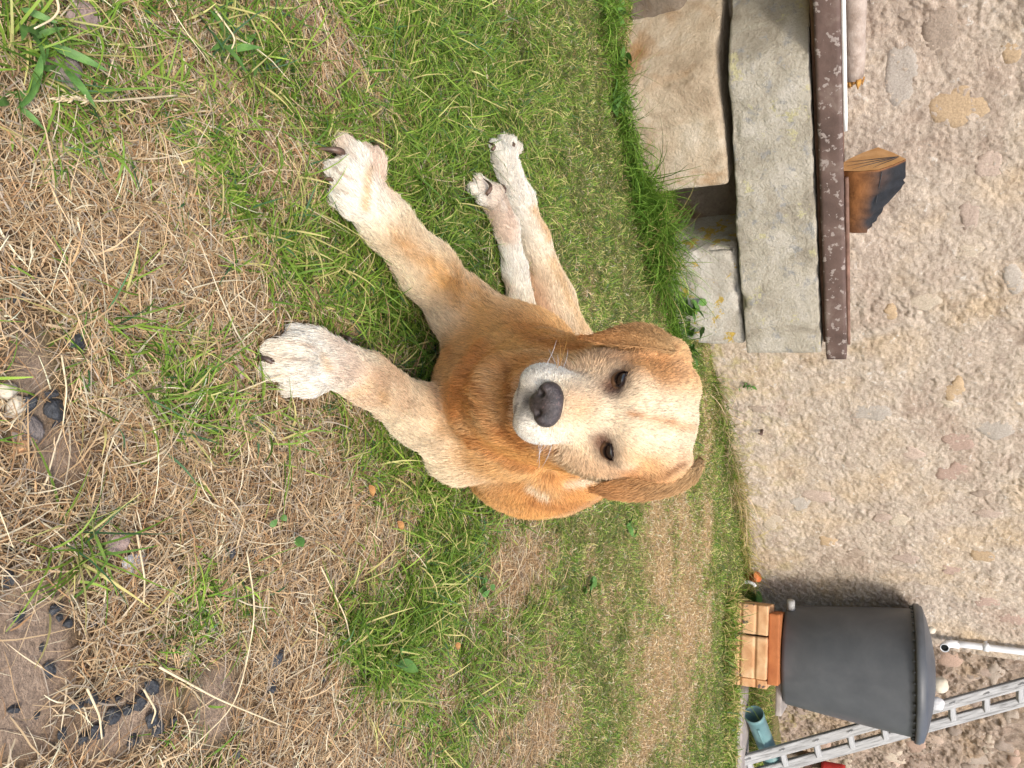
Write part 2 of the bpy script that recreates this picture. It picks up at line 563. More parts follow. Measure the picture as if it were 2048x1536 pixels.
xs = np.unique(np.concatenate([np.arange(-3.5, 4.5, 0.022), np.array([-60, -30, -15, -8, -5, 6, 9, 15, 30, 60.])]))
ys = np.unique(np.concatenate([np.arange(-0.3, 6.3, 0.022), np.array([-60, -30, -12, -5, -2, -1, 7, 9, 14, 25, 60.])]))
gx, gy = np.meshgrid(xs, ys, indexing='ij')
gp = np.stack([gx, gy, ground_z(gx, gy)], -1).reshape(-1, 3)
gi = np.arange(gx.size).reshape(gx.shape)
gq = np.stack([gi[:-1, :-1], gi[1:, :-1], gi[1:, 1:], gi[:-1, 1:]], -1).reshape(-1, 4)
gg, gb = green_amount(gp)[:, None], bare_amount(gp)[:, None]
gn = noise(gp, 40, 41, 3)[:, None]
soil = np.array([0.165, 0.105, 0.062]) * (1 + 0.25 * gn)
sand = np.array([0.36, 0.265, 0.19]) * (1 + 0.15 * gn)
turf = np.array([0.125, 0.135, 0.050]) * (1 + 0.3 * gn)
moss = smooth(0.35, 0.6, noise(gp, 6.5, 44, 2))[:, None] * 0.6
soil = soil + (np.array([0.34, 0.235, 0.115]) * (1 + .25 * gn) - soil) * smooth(1.1, 2.0, gp[:, 1])[:, None]
gc = soil * (1 - gg) + turf * gg
moss = moss * (1 - smooth(1.1, 1.8, gp[:, 1])[:, None])
gc = gc * (1 - moss) + np.array([0.15, 0.11, 0.03]) * moss
gk = smooth(0.35, 0.8, gb)
gc = gc * (1 - gk) + sand * gk
ground = mesh_np('ground', gp, gq, None, M['ground'], None, gc)
ground['kind'] = 'structure'

path = rounded_block('path', (1.56, 4.02, .06), np.eye(3), (1.9, .27, .098), M['concrete'], n=(40, 8, 3), r=0.012, amp=0.005)
path['kind'] = 'structure'


# ------------------------------------------------------------------ the dog: one implicit body
def cm(*v):
    return np.array(v, float) / 100


EYES = at_dist(830, 1226, 0.815)                        # point between the eyes
e_ = unit(np.array([0, 0, EYE]) - EYES)                 # towards the viewer
w_ = unit(ZV - e_ * (ZV @ e_))
s_ = np.cross(w_, e_)                                   # screen right
roll = math.radians(8.3)
r_h, w_h = math.cos(roll) * s_ - math.sin(roll) * w_, math.sin(roll) * s_ + math.cos(roll) * w_
TIP = math.radians(33)
m_h = math.cos(TIP) * e_ - math.sin(TIP) * w_h          # along the muzzle
u_h = math.sin(TIP) * e_ + math.cos(TIP) * w_h          # up out of the skull
HEAD = np.stack([r_h, m_h, u_h])                        # rows: right, forward, up


def hd(r, m, h):
    return EYES + cm(r, m, h) @ HEAD


CREAM, TAN, ORANGE, RUST, WHITE = (np.array(c) for c in ((.74, .61, .43), (.66, .43, .205), (.70, .36, .120), (.46, .19, .058), (.80, .74, .64)))
PRIMS = []                                              # every body mass: shape, blend radius, colour, hair flow


def cone(a, b, ra, rb, k, col, flow=None, col2=None, sub=False, head=False):
    a, b = np.asarray(a, float), np.asarray(b, float)
    PRIMS.append(dict(t='c', a=a, b=b, ra=ra, rb=rb, k=k, col=col, col2=col if col2 is None else col2, flow=unit(b - a) if flow is None else unit(flow), sub=sub, head=head))


def ell(c, rad, k, col, flow, rot=None, sub=False, head=False):
    PRIMS.append(dict(t='e', c=np.asarray(c, float), rad=np.asarray(rad, float), k=k, col=col, col2=col, rot=np.eye(3) if rot is None else rot, flow=unit(flow), sub=sub, head=head))


def prim_dist(p, X):
    if p['t'] == 'c':
        ab = p['b'] - p['a']
        t = np.clip(((X - p['a']) @ ab) / (ab @ ab), 0, 1)
        return np.linalg.norm(X - p['a'] - t[..., None] * ab, axis=-1) - (p['ra'] + t * (p['rb'] - p['ra']))
    q = (X - p['c']) @ p['rot'].T
    k0 = np.linalg.norm(q / p['rad'], axis=-1)
    k1 = np.linalg.norm(q / p['rad'] ** 2, axis=-1) + 1e-9
    return np.where(k0 < 1e-6, -p['rad'].min(), k0 * (k0 - 1) / k1)


BACK, DOWN = np.array([0, 1, 0.0]), np.array([0, 0, -1.0])
A = at_dist
# trunk, lying a little over on its hip
ell(A(775, 1030, 1.34), (.135, .17, .135), .05, ORANGE, BACK * .6 + DOWN)
ell(A(895, 1085, 1.50), (.142, .25, .140), .06, ORANGE, BACK + DOWN * .3)
ell(A(850, 1130, 1.72), (.165, .17, .125), .06, ORANGE, BACK + DOWN * .3)
ell(A(925, 1130, 1.45), (.083, .19, .10), .05, ORANGE, BACK + DOWN * .5)
# chest and neck
ell(A(770, 960, 1.20), (.085, .085, .075), .05, ORANGE, DOWN)
cone(A(780, 1040, 1.22), hd(0, -6.0, -5.0), .115, .076, .05, ORANGE, DOWN + BACK * .35)
cone(A(800, 985, 1.13), hd(0, 0.0, -9.0), .075, .045, .04, ORANGE, DOWN + BACK * .3)
# fold of skin under the jaw
ell(A(792, 1000, .90), (.052, .045, .030), .030, np.array([.58, .34, .15]), DOWN)
ell(A(714, 1338, .905), (.022, .028, .024), .02, TAN, BACK + DOWN * .3, head=True)
ell(A(716, 1295, .895), (.022, .030, .026), .02, TAN, BACK + DOWN * .3, head=True)
ell(A(930, 1352, .915), (.020, .028, .020), .02, TAN, BACK + DOWN * .3, head=True)
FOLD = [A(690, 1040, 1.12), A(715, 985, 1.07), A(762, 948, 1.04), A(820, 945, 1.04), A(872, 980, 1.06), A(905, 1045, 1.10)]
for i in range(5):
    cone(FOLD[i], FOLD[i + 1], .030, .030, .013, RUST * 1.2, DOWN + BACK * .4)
# right foreleg (on the left in the upright picture)
ell(A(700, 1030, 1.29), (.075, .10, .10), .05, TAN, DOWN + np.array([-.5, -.3, 0]))
elA, wrA, mcA = on_height(622, 925, .075), on_height(446, 772, .052), on_height(385, 722, .046)
cone(A(705, 1010, 1.25), elA, .076, .055, .04, TAN, col2=CREAM)
cone(elA, (elA + wrA) / 2, .053, .044, .03, CREAM)
cone((elA + wrA) / 2, wrA, .044, .036, .03, CREAM)
cone(wrA, mcA, .036, .033, .025, CREAM, col2=WHITE)
TOES = []
for (U, H, kU, kH) in ((304, 728, 348, 742), (288, 687, 350, 722), (340, 668, 374, 706), (397, 676, 410, 708)):
    k0, tp = on_height(kU, kH, .040), on_height(U, H, .018)
    mid = (k0 + tp) / 2 + np.array([0, 0, .008])
    cone(k0, mid, .0215, .0195, .012, WHITE)
    cone(mid, tp, .0195, .0135, .008, WHITE)
    TOES.append((mid, tp))
ell(on_height(358, 706, .034), (.032, .035, .025), .012, WHITE, on_height(320, 670, .0) - on_height(380, 730, 0))
# left foreleg
ell(A(855, 1010, 1.24), (.07, .10, .10), .05, ORANGE, DOWN + np.array([.3, -.3, 0]))
elB, wrB, mcB = on_height(893, 925, .075), on_height(757, 735, .055), on_height(722, 655, .046)
cone(A(860, 1000, 1.22), elB, .076, .058, .04, TAN, col2=CREAM)
cone(elB, (elB + wrB) / 2, .056, .045, .03, CREAM)
cone((elB + wrB) / 2, wrB, .043, .034, .03, CREAM)
cone(wrB, mcB, .034, .034, .025, CREAM, col2=WHITE)
for (U, H, kU, kH) in ((668, 592, 705, 650), (700, 545, 716, 632), (738, 540, 735, 628), (772, 580, 752, 640)):
    k0, tp = on_height(kU, kH, .040), on_height(U, H, .018)
    mid = (k0 + tp) / 2 + np.array([0, 0, .009])
    cone(k0, mid, .0220, .0200, .012, WHITE)
    cone(mid, tp, .0200, .0135, .008, WHITE)
    TOES.append((mid, tp))
ell(on_height(718, 606, .034), (.036, .046, .0255), .012, WHITE, np.array([0, -1.0, -.2]))
for el_c in (on_height(628, 948, .07), on_height(912, 912, .07)):
    ell(el_c, (.040, .045, .045), .03, CREAM, DOWN)
# hind legs stretched out to the left
h1 = [on_height(394, 984, .036), on_height(455, 1013, .036), on_height(540, 1030, .040), on_height(650, 1052, .055)]
for i in range(3):
    cone(h1[i + 1], h1[i], (.0235, .023, .030)[i], (.0265, .0225, .024)[i], .02, CREAM if i > 1 else WHITE, col2=WHITE)
h2 = [on_height(318, 1008, .036), on_height(400, 1040, .036), on_height(480, 1068, .045), on_height(600, 1110, .07), on_height(720, 1140, .10)]
for i in range(4):
    cone(h2[i + 1], h2[i], (.027, .031, .043, .062)[i], (.026, .027, .031, .043)[i], .025, CREAM if i > 1 else WHITE * .96, col2=WHITE if i < 2 else CREAM)
cone(h2[4], A(800, 1130, 1.68), .062, .10, .05, TAN, -T)
for foot, tips in ((h1[0], ((362, 958, .02), (378, 948, .025), (398, 965, .04), (405, 985, .045))), (h2[0], ((280, 1006, .02), (292, 990, .022), (283, 1022, .035), (296, 1035, .04)))):
    for (U, H, z) in tips:
        tp = on_height(U, H, z)
        cone(foot, tp, .018, .0115, .010, WHITE)
        TOES.append((foot, tp))
# tail lying between the hind legs
cone(A(720, 1090, 1.62), on_height(560, 1066, .03), .035, .022, .02, RUST)
# head
HR = HEAD
hf = -m_h
hk = dict(head=True)
ell(hd(0, -6.2, 0.5), cm(6.3, 7.5, 5.3), .015, CREAM, hf, HR, **hk)
ell(hd(0, -2.0, 0.2), cm(5.1, 4.2, 3.6), .015, CREAM, hf + u_h * .3, HR, **hk)
for s in (-1, 1):
    ell(hd(s * 4.2, -3.6, -3.4), cm(2.6, 4.4, 3.8), .02, CREAM, hf - u_h * .5 + r_h * s * .1, HR, **hk)
    ell(hd(s * 3.2, -0.9, 1.9), cm(2.1, 1.8, 1.5), .012, CREAM, hf + u_h * .4 + r_h * s * .4, HR, **hk)
    ell(hd(s * 2.15, 5.2, -5.5), cm(2.05, 3.3, 2.7), .012, WHITE, hf - u_h * .8 + r_h * s * .2, HR, **hk)
    ell(hd(s * 2.55, 4.8, -6.5), cm(1.7, 2.7, 2.1), .010, WHITE, hf - u_h * .8 + r_h * s * .2, HR, **hk)
    ell(hd(s * 4.6, -8.0, 2.8), cm(2.2, 3.0, 2.4), .02, TAN, hf + r_h * s * .6, HR, **hk)
cone(hd(0, -1, -2.9), hd(0, 5.3, -3.6), .041, .030, .015, CREAM, hf, **hk)
cone(hd(0, -0.5, -1.2), hd(0, 6.3, -2.1), .026, .0175, .012, CREAM, hf, **hk)
cone(hd(0, -1, -6.6), hd(0, 5.4, -7.4), .026, .0195, .012, WHITE, hf - u_h * .3, **hk)
for s in (-1, 1):
    ell(hd(s * 3.7, 1.9, 0.55), cm(1.45, 1.15, 0.8), .012, CREAM, hf, HR, sub=True, **hk)


def surface_nets(D, o, h):
    """naive surface nets: quads through the cells where D changes sign"""
    S = D < 0
    nx, ny, nz = D.shape
    c = np.zeros((nx - 1, ny - 1, nz - 1), np.int8)
    for i in (0, 1):
        for j in (0, 1):
            for k in (0, 1):
                c += S[i:nx - 1 + i, j:ny - 1 + j, k:nz - 1 + k]
    act = (c > 0) & (c < 8)
    I = np.argwhere(act)
    idx = -np.ones(act.shape, np.int64)
    idx[act] = np.arange(len(I))
    acc, cnt = np.zeros((len(I), 3)), np.zeros(len(I))
    corner = [(i, j, k) for i in (0, 1) for j in (0, 1) for k in (0, 1)]
    for a in corner:
        for ax in range(3):
            if a[ax]:
                continue
            b = list(a)
            b[ax] = 1
            da = D[I[:, 0] + a[0], I[:, 1] + a[1], I[:, 2] + a[2]]
            db = D[I[:, 0] + b[0], I[:, 1] + b[1], I[:, 2] + b[2]]
            x = (da < 0) != (db < 0)
            t = np.where(x, da / np.where(x, da - db, 1), 0)
            p = np.tile(np.array(a, float), (len(I), 1))
            p[:, ax] += t
            acc += p * x[:, None]
            cnt += x
    V = o + (I + acc / cnt[:, None]) * h
    Q = []
    for ax in range(3):
        lo = [slice(None)] * 3
        hi = [slice(None)] * 3
        lo[ax], hi[ax] = slice(0, -1), slice(1, None)
        flip = S[tuple(lo)] != S[tuple(hi)]
        E = np.argwhere(flip)
        b, cc = [(1, 2), (2, 0), (0, 1)][ax]
        E = E[(E[:, b] > 0) & (E[:, cc] > 0) & (E[:, b] < D.shape[b] - 1) & (E[:, cc] < D.shape[cc] - 1)]
        def cell(db, dc):
            F = E.copy()
            F[:, b] -= db
            F[:, cc] -= dc
            return idx[F[:, 0], F[:, 1], F[:, 2]]
        q = np.stack([cell(1, 1), cell(0, 1), cell(0, 0), cell(1, 0)], 1)
        inside = S[E[:, 0], E[:, 1], E[:, 2]]
        q[~inside] = q[~inside][:, ::-1]
        Q.append(q)
    return V, np.concatenate(Q)


def build_field(prims, lo, hi, h):
    lo, hi = np.asarray(lo, float), np.asarray(hi, float)
    n = np.ceil((hi - lo) / h).astype(int) + 1
    D = np.full(n, 0.08, np.float32)
    for p in prims:
        if p['t'] == 'c':
            R = max(p['ra'], p['rb'])
            a, b = np.minimum(p['a'], p['b']) - R, np.maximum(p['a'], p['b']) + R
        else:
            R = np.sqrt(((p['rot'].T * p['rad']) ** 2).sum(1))
            a, b = p['c'] - R, p['c'] + R
        pad = p['k'] + 0.02
        i0 = np.clip(np.floor((a - pad - lo) / h).astype(int), 0, n - 1)
        i1 = np.clip(np.ceil((b + pad - lo) / h).astype(int) + 1, 0, n)
        if np.any(i1 <= i0):
            continue
        G = np.stack(np.meshgrid(*[lo[d] + h * np.arange(i0[d], i1[d]) for d in range(3)], indexing='ij'), -1)
        d = prim_dist(p, G)
        sl = tuple(slice(i0[x], i1[x]) for x in range(3))
        e = D[sl]
        k = p['k']
        if p['sub']:
            m = np.maximum(k - np.abs(e + d), 0) / k
            D[sl] = np.maximum(e, -d) + m * m * k * 0.25
        else:
            m = np.maximum(k - np.abs(e - d), 0) / k
            D[sl] = np.minimum(e, d) - m * m * k * 0.25
    return D, lo


def sample(D, lo, h, X):
    f = (X - lo) / h
    n = np.array(D.shape)
    out = np.any((f < 0) | (f > n - 2), axis=1)
    f = np.clip(f, 0, n - 2.001)
    I = f.astype(int)
    f = f - I
    v = np.zeros(len(X))
    for i in (0, 1):
        for j in (0, 1):
            for k in (0, 1):
                w = (f[:, 0] if i else 1 - f[:, 0]) * (f[:, 1] if j else 1 - f[:, 1]) * (f[:, 2] if k else 1 - f[:, 2])
                v += w * D[I[:, 0] + i, I[:, 1] + j, I[:, 2] + k]
    v[out] = 0.08
    return v


VOX = 0.004
DOG, DOG_LO = build_field(PRIMS, (-0.60, 0.66, -0.02), (0.42, 2.0, 0.64), VOX)
dv, dq = surface_nets(DOG, DOG_LO, VOX)


def gradient(X):
    g = np.stack([sample(DOG, DOG_LO, VOX, X + d) - sample(DOG, DOG_LO, VOX, X - d) for d in np.eye(3) * 0.005], 1)
    return unit(g)


def local(X):
    """head coordinates in cm: right, forward, up"""
    return (X - EYES) @ HEAD.T * 100


# coat markings on legs and neck; dark strokes paint shade into chest folds, under chin
COAT_AND_SHADE_MARKS = [([(700, 905), (732, 912), (764, 953), (805, 991), (855, 1014), (893, 1055)], 11, RUST, .75),
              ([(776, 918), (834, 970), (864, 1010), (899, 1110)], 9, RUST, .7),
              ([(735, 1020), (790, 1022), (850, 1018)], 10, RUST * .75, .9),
              ([(750, 985), (790, 990), (835, 1000)], 17, np.array([.62, .41, .21]), .6),
              ([(690, 930), (745, 905)], 16, np.array([.62, .38, .17]), .7),
              ([(673, 1055), (690, 1110), (697, 1172)], 9, RUST, .7),
              ([(700, 1030), (712, 1100), (720, 1150)], 9, np.array([.64, .44, .22]), .6),
              ([(905, 960), (950, 1050), (985, 1110)], 14, np.array([.62, .40, .19]), .6),
              ([(972, 1060), (990, 1092)], 7, CREAM, .9), ([(966, 1130), (962, 1170), (952, 1216)], 8, CREAM, .95), ([(947, 1092), (951, 1106)], 8, RUST * .8, .8),
              ([(1000, 1060), (1015, 1130), (1005, 1200)], 9, np.array([.42, .17, .055]), .5),
              ([(346, 743), (380, 738), (417, 734)], 8, TAN, .75), ([(480, 800), (520, 850), (570, 915)], 24, np.array([.60, .36, .16]), .7),
              ([(590, 960), (650, 990)], 26, np.array([.58, .34, .14]), .6),
              ([(714, 653), (737, 662)], 8, TAN, .7), ([(790, 770), (806, 776)], 11, TAN, .5), ([(800, 690), (770, 745)], 12, np.array([.68, .50, .30]), .6),
              ([(860, 900), (850, 960)], 22, np.array([.62, .40, .20]), .6),
              ([(560, 890), (620, 960), (690, 1020)], 36, np.array([.68, .40, .15]), .85), ([(340, 668), (352, 684), (362, 708)], 3.2, RUST * .5, .5), ([(300, 700), (325, 716)], 3, RUST * .6, .35), ([(384, 680), (392, 704)], 3, RUST * .6, .35), ([(714, 556), (718, 590), (720, 618)], 3.2, RUST * .5, .5), ([(682, 580), (690, 612), (698, 634)], 3, RUST * .6, .4), ([(752, 572), (748, 606)], 3, RUST * .6, .35),  # broad tan stroke brightens the shaded shoulder; thin ones paint shade between toes
              ([(420, 1068), (450, 1088), (480, 1098)], 9, TAN, .75), ([(520, 1105), (600, 1140), (660, 1170)], 10, TAN, .55)]


FACE_AND_SHADE_MARKS = [([(973, 1181), (959, 1228), (958, 1275), (945, 1323), (926, 1361)], 8, RUST * .45, .85), ([(735, 1268), (735, 1322)], 22, np.array([.58, .31, .12]), .75),  # first stroke paints the shade of the crease between ear and head
              ([(706, 1176), (716, 1212)], 13, np.array([.40, .25, .14]), .7), ([(790, 1140), (800, 1178)], 20, np.array([.66, .45, .27]), .5), ([(827, 1252), (843, 1340)], 6, np.array([.54, .29, .14]), .65),
              ([(905, 1260), (938, 1304)], 18, np.array([.62, .38, .18]), .65), ([(925, 1160), (948, 1228)], 14, np.array([.48, .33, .20]), .6), ([(907, 1370), (915, 1350)], 18, np.array([.62, .40, .24]), .5),
              ([(728, 1352), (738, 1368)], 16, np.array([.60, .36, .18]), .6), ([(776, 1222), (786, 1230)], 9, np.array([.13, .07, .05]), .8), ([(876, 1202), (884, 1208)], 8, np.array([.13, .07, .05]), .8),
              ([(698, 1345), (694, 1290), (697, 1240)], 7, RUST * .5, .7)]  # crease shade painted beside the other ear


def fur_fields(X):
    """colour, hair flow and hair length of the coat at points X"""
    W, C, F = np.full(len(X), 1e-9), np.zeros((len(X), 3)), np.zeros((len(X), 3))
    head = np.zeros(len(X))
    for p in PRIMS:
        if p['sub']:
            continue
        d = np.maximum(prim_dist(p, X), 0)
        w = np.exp(-d / (0.010 if p['head'] else 0.018)) + 1e-12
        if p['t'] == 'c':
            ab = p['b'] - p['a']
            t = np.clip(((X - p['a']) @ ab) / (ab @ ab), 0, 1)[:, None]
            c = p['col'] * (1 - t) + p['col2'] * t
        else:
            c = p['col']
        W += w
        C += w[:, None] * c
        F += w[:, None] * p['flow']
        head += w * p['head']
    C, F, head = C / W[:, None], F / W[:, None], head / W
    L = local(X)
    r, m, h = np.abs(L[:, 0]), L[:, 1], L[:, 2]

    def blend(k, col):
        nonlocal C
        k = np.clip(k, 0, 1)[:, None]
        C = C * (1 - k) + np.asarray(col) * k

    def blob(c, rad):
        return np.exp(-(((r - c[0]) / rad[0]) ** 2 + ((m - c[1]) / rad[1]) ** 2 + ((h - c[2]) / rad[2]) ** 2))
    hm = smooth(0.4, 0.75, head)
    # body: rich orange back and neck, pale inner sides of the legs, streaks
    st = noise(X, 9, 61, 3)
    body = 1 - hm
    blend(body * smooth(0.1, 0.7, st) * 0.45, CREAM * 0.95)
    blend(body * smooth(0.05, 0.6, -st) * 0.35, RUST * 1.15)
    # face
    blend(hm * smooth(-1.5, 4.0, -h - 1.0) * smooth(0, -3, m) * 0.28, ORANGE)
    blend(hm * blob((0, 1, 1), (2.4, 7, 4)) * 0.8, (.76, .64, .48))
    blend(hm * blob((2.0, -6, 4), (2.2, 5, 3)) * 0.6, (.77, .66, .50))
    blend(hm * blob((4.4, -4.2, 2.6), (1.9, 3.2, 2.2)) * 0.9, (.50, .25, .085))
    blend(hm * blob((0.0, -5.5, 4.5), (0.6, 5.0, 4)) * 0.6, (.52, .28, .12))
    blend(hm * blob((0.0, 6.0, -0.4), (1.5, 2.2, 1.6)) * 0.75, (.55, .33, .17))
    blend(hm * blob((5.6, -2.0, -3.6), (1.3, 3.2, 2.4)) * 0.6, (.42, .25, .12))
    blend(hm * smooth(2.2, 5.0, m) * smooth(-2.2, -4.2, h), WHITE)
    blend(hm * blob((6.3, -5.0, 0.5), (1.6, 5, 5)) * 0.8, RUST)
    blend(hm * blob((3.7, 1.2, 0.6), (1.75, 2.2, 1.25)) * 1.2, (.07, .036, .025))
    blend(hm * blob((2.9, 1.5, -0.2), (1.5, 1.8, 1.2)) * 1.0, (.17, .085, .05))
    blend(hm * blob((0.0, 8.2, -5.6), (1.0, 2.2, 1.5)) * 0.95, (.12, .11, .11))
    blend(hm * blob((1.6, 7.6, -5.4), (1.2, 1.6, 1.0)) * 0.35, (.25, .24, .23))
    blend(hm * blob((1.6, 7.4, -7.7), (1.8, 1.6, 0.5)) * 0.75, (.13, .09, .08))
    blend(hm * smooth(-8.2, -9.0, h) * smooth(-2, 2, m) * 0.8, TAN)
    px, py, pz = X[:, 0], X[:, 1], X[:, 2] - EYE
    dep = py * FWD[1] + pz * FWD[2]
    UH = np.stack([768 + FOC * px / dep, 1024 + FOC * (py * UPV[1] + pz * UPV[2]) / dep], 1)
    for pts_, wd, col_, st_, part in [(*q_, body) for q_ in COAT_AND_SHADE_MARKS] + [(*q_, hm) for q_ in FACE_AND_SHADE_MARKS]:
        dm = np.full(len(X), 1e9)
        for a_, b_ in zip(pts_[:-1], pts_[1:]):
            a_, b_ = np.array(a_, float), np.array(b_, float)
            ab = b_ - a_
            t = np.clip(((UH - a_) @ ab) / (ab @ ab), 0, 1)
            dm = np.minimum(dm, np.linalg.norm(UH - a_ - t[:, None] * ab, axis=1))
        blend(part * np.exp(-(dm / wd) ** 2) * st_ * (1 + .5 * noise(X, 60, 67, 2)), col_)
    length = 0.0135 * (1 - hm) + 0.0060 * hm
    low = smooth(0.12, 0.05, X[:, 2]) * (1 - hm)
    length = length * (1 - 0.25 * low)
    length = length * (1 - 0.45 * hm * smooth(1.5, 5.5, m))
    # on the face the hair runs away from the nose and round the eyes
    Fh = unit(X - hd(0, 8.5, -2.0))
    F = F * (1 - hm[:, None]) + Fh * hm[:, None]
    return np.clip(C, 0.004, 0.85), F, length, hm


for _ in range(2):                                         # relax the lattice steps of the body mesh
    ed = np.concatenate([dq[:, [0, 1]], dq[:, [1, 2]], dq[:, [2, 3]], dq[:, [3, 0]]])
    s1, c1 = np.zeros_like(dv), np.zeros(len(dv))
    np.add.at(s1, ed[:, 0], dv[ed[:, 1]])
    np.add.at(c1, ed[:, 0], 1)
    dv = dv * 0.5 + 0.5 * s1 / c1[:, None]
dog = thing('dog', tuple(A(800, 1000, 1.4) * np.array([1, 1, 0])), 'large golden and cream dog lying on the lawn, head raised to the viewer', 'dog')
bc, bf, bl, bh = fur_fields(dv)
body = mesh_np('body', dv, dq, None, M['fur_skin'], None, bc * 0.8)
adopt(dog, body)


# ears: folded flaps with thickness
def ear_surface(front, mid, back, nu=22, nv=12):
    def curve(pts):
        P = np.array([A(*p) for p in pts])
        t = np.linspace(0, 1, nu)
        k = np.linspace(0, 1, len(P))
        q = np.stack([np.interp(t, k, P[:, i]) for i in range(3)], 1)
        for _ in range(3):
            q[1:-1] = q[1:-1] * .5 + .25 * (q[:-2] + q[2:])
        return q
    f, m, b = curve(front), curve(mid), curve(back)
    v = np.linspace(0, 1, nv)[None, :, None]
    c = 2 * m - 0.5 * (f + b)
    return f[:, None] * (1 - v) ** 2 + c[:, None] * 2 * v * (1 - v) + b[:, None] * v ** 2


def ear(front, mid, back, side):
    S = ear_surface(front, mid, back)
    nu, nv = S.shape[:2]
    du, dw = np.gradient(S, axis=0), np.gradient(S, axis=1)
    n = unit(np.cross(du, dw))
    if (n * (S - hd(0, -7, -3))).sum(-1).mean() < 0:
        n = -n
    vv, uu = np.meshgrid(np.linspace(0, 1, nv), np.linspace(0, 1, nu))
    th = 0.0040 * np.clip(np.minimum(vv, 1 - vv) * 6, 0.25, 1) * np.clip((1 - uu) * 6, 0.3, 1)
    Oo, Ii = S + n * th[..., None], S - n * th[..., None]
    V = np.concatenate([Oo.reshape(-1, 3), Ii.reshape(-1, 3)])
    i = np.arange(nu * nv).reshape(nu, nv)
    q = np.stack([i[:-1, :-1], i[1:, :-1], i[1:, 1:], i[:-1, 1:]], -1).reshape(-1, 4)
    q2 = q[:, ::-1] + nu * nv
    rim = np.concatenate([i[:, 0], i[-1, 1:], i[-2::-1, -1], i[0, -2:0:-1]])
    rq = np.stack([rim, np.roll(rim, -1), np.roll(rim, -1) + nu * nv, rim + nu * nv], 1)
    k = uu.reshape(-1)
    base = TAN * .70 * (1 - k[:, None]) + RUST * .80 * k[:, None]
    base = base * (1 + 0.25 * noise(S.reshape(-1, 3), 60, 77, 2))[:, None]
    edge = np.exp(-(vv.reshape(-1) / .18) ** 2)[:, None] * .35  # highlight painted along the front ridge of the ear
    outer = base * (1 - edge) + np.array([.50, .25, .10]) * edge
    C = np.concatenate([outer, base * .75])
    F = np.concatenate([unit(du).reshape(-1, 3)] * 2)
    Q = np.concatenate([q, q2, rq])
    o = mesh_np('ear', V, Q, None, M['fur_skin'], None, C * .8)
    return o, V, Q, C, F


ears = [ear([(704, 1335, .872), (694, 1292, .862), (690, 1250, .856), (688, 1215, .853), (685, 1192, .851), (675, 1166, .85)],
            [(709, 1362, .895), (684, 1342, .892), (657, 1306, .890), (651, 1270, .885), (661, 1234, .872), (673, 1200, .860), (674, 1168, .852)],
            [(717, 1382, .925), (702, 1366, .940), (688, 1322, .945), (681, 1268, .935), (679, 1232, .905), (677, 1200, .872), (676, 1170, .855)], -1),
        ear([(942, 1345, .872), (950, 1290, .860), (958, 1236, .855), (966, 1204, .852), (976, 1186, .85)],
            [(930, 1393, .898), (960, 1373, .888), (982, 1331, .884), (992, 1276, .878), (988, 1230, .868), (979, 1188, .852)],
            [(915, 1400, .935), (948, 1388, .945), (970, 1332, .950), (976, 1276, .940), (978, 1226, .900), (980, 1190, .855)], 1)]
adopt(dog, *[e[0] for e in ears])


def dist_to(X, c):
    return np.linalg.norm(X - c, axis=1)


EYE_C = [hd(s * 3.72, 0.1, 0.62) for s in (-1, 1)]
EYE_R = 0.0122
NOSE_C = hd(0, 8.2, -2.9)


def hair_roots(V, Q, n, rng):
    a, b, c, d = (V[Q[:, i]] for i in range(4))
    ar = np.linalg.norm(np.cross(c - a, d - b), axis=1)
    f = rng.choice(len(Q), n, p=ar / ar.sum())
    s, t = rng.random((n, 1)), rng.random((n, 1))
    return f, (a[f] * (1 - s) + b[f] * s) * (1 - t) + (d[f] * (1 - s) + c[f] * s) * t, unit(np.cross(c - a, d - b))[f]


rng = np.random.default_rng(11)
# more hair where it shows largest: the face
w_head = smooth(0.3, 0.6, bh[dq[:, 0]])
sets = []
_, X, Nn = hair_roots(dv, dq, 430000, rng)
sets.append((X, Nn, False))
hq = dq[w_head > 0.5]
_, X, Nn = hair_roots(dv, hq, 200000, rng)
sets.append((X, Nn, True))
PX, PN, PC, PF, PL = [], [], [], [], []
for X, Nn, is_head in sets:
    C, F, L, hm = fur_fields(X)
    keep = (X[:, 2] > 0.012) & (dist_to(X, NOSE_C) > 0.019)
    for s, c in zip((-1, 1), EYE_C):
        l = local(X)
        keep &= ~((np.abs(l[:, 0] - s * 3.72) < 1.15) & (np.abs(l[:, 2] - 0.62) < 0.8) & (l[:, 1] > -1))
    keep &= ~((X[:, 1] > 1.55) & (rng.random(len(X)) < 0.5))
    PX.append(X[keep]); PN.append(gradient(X)[keep]); PC.append(C[keep]); PF.append(F[keep]); PL.append(L[keep])
for o, V, Q, C, F in ears:
    f, X, Nn = hair_roots(V, Q, 14000, rng)
    PX.append(X); PN.append(Nn); PC.append(C[Q[f, 0]]); PF.append(F[Q[f, 0]]); PL.append(np.full(len(X), 0.009))
PX, PN, PC, PF, PL = (np.concatenate(x) for x in (PX, PN, PC, PF, PL))
n = len(PX)
tang = PF - PN * (PF * PN).sum(1, keepdims=True)
tang = unit(tang + 0.001)
swirl = np.stack([noise(PX, 28, 81 + i, 2) for i in range(3)], 1) * 0.30 + rng.normal(0, .15, (n, 3))
tang = unit(tang + swirl)
lift = (0.22 + rng.normal(0, .09, n))[:, None]
d0 = unit(tang + PN * lift * 1.6)
d1 = unit(tang + PN * (lift * 0.5))
d2 = unit(tang - PN * 0.03)
ln = (PL * np.clip(rng.normal(1, .22, n), .5, 1.6))[:, None]
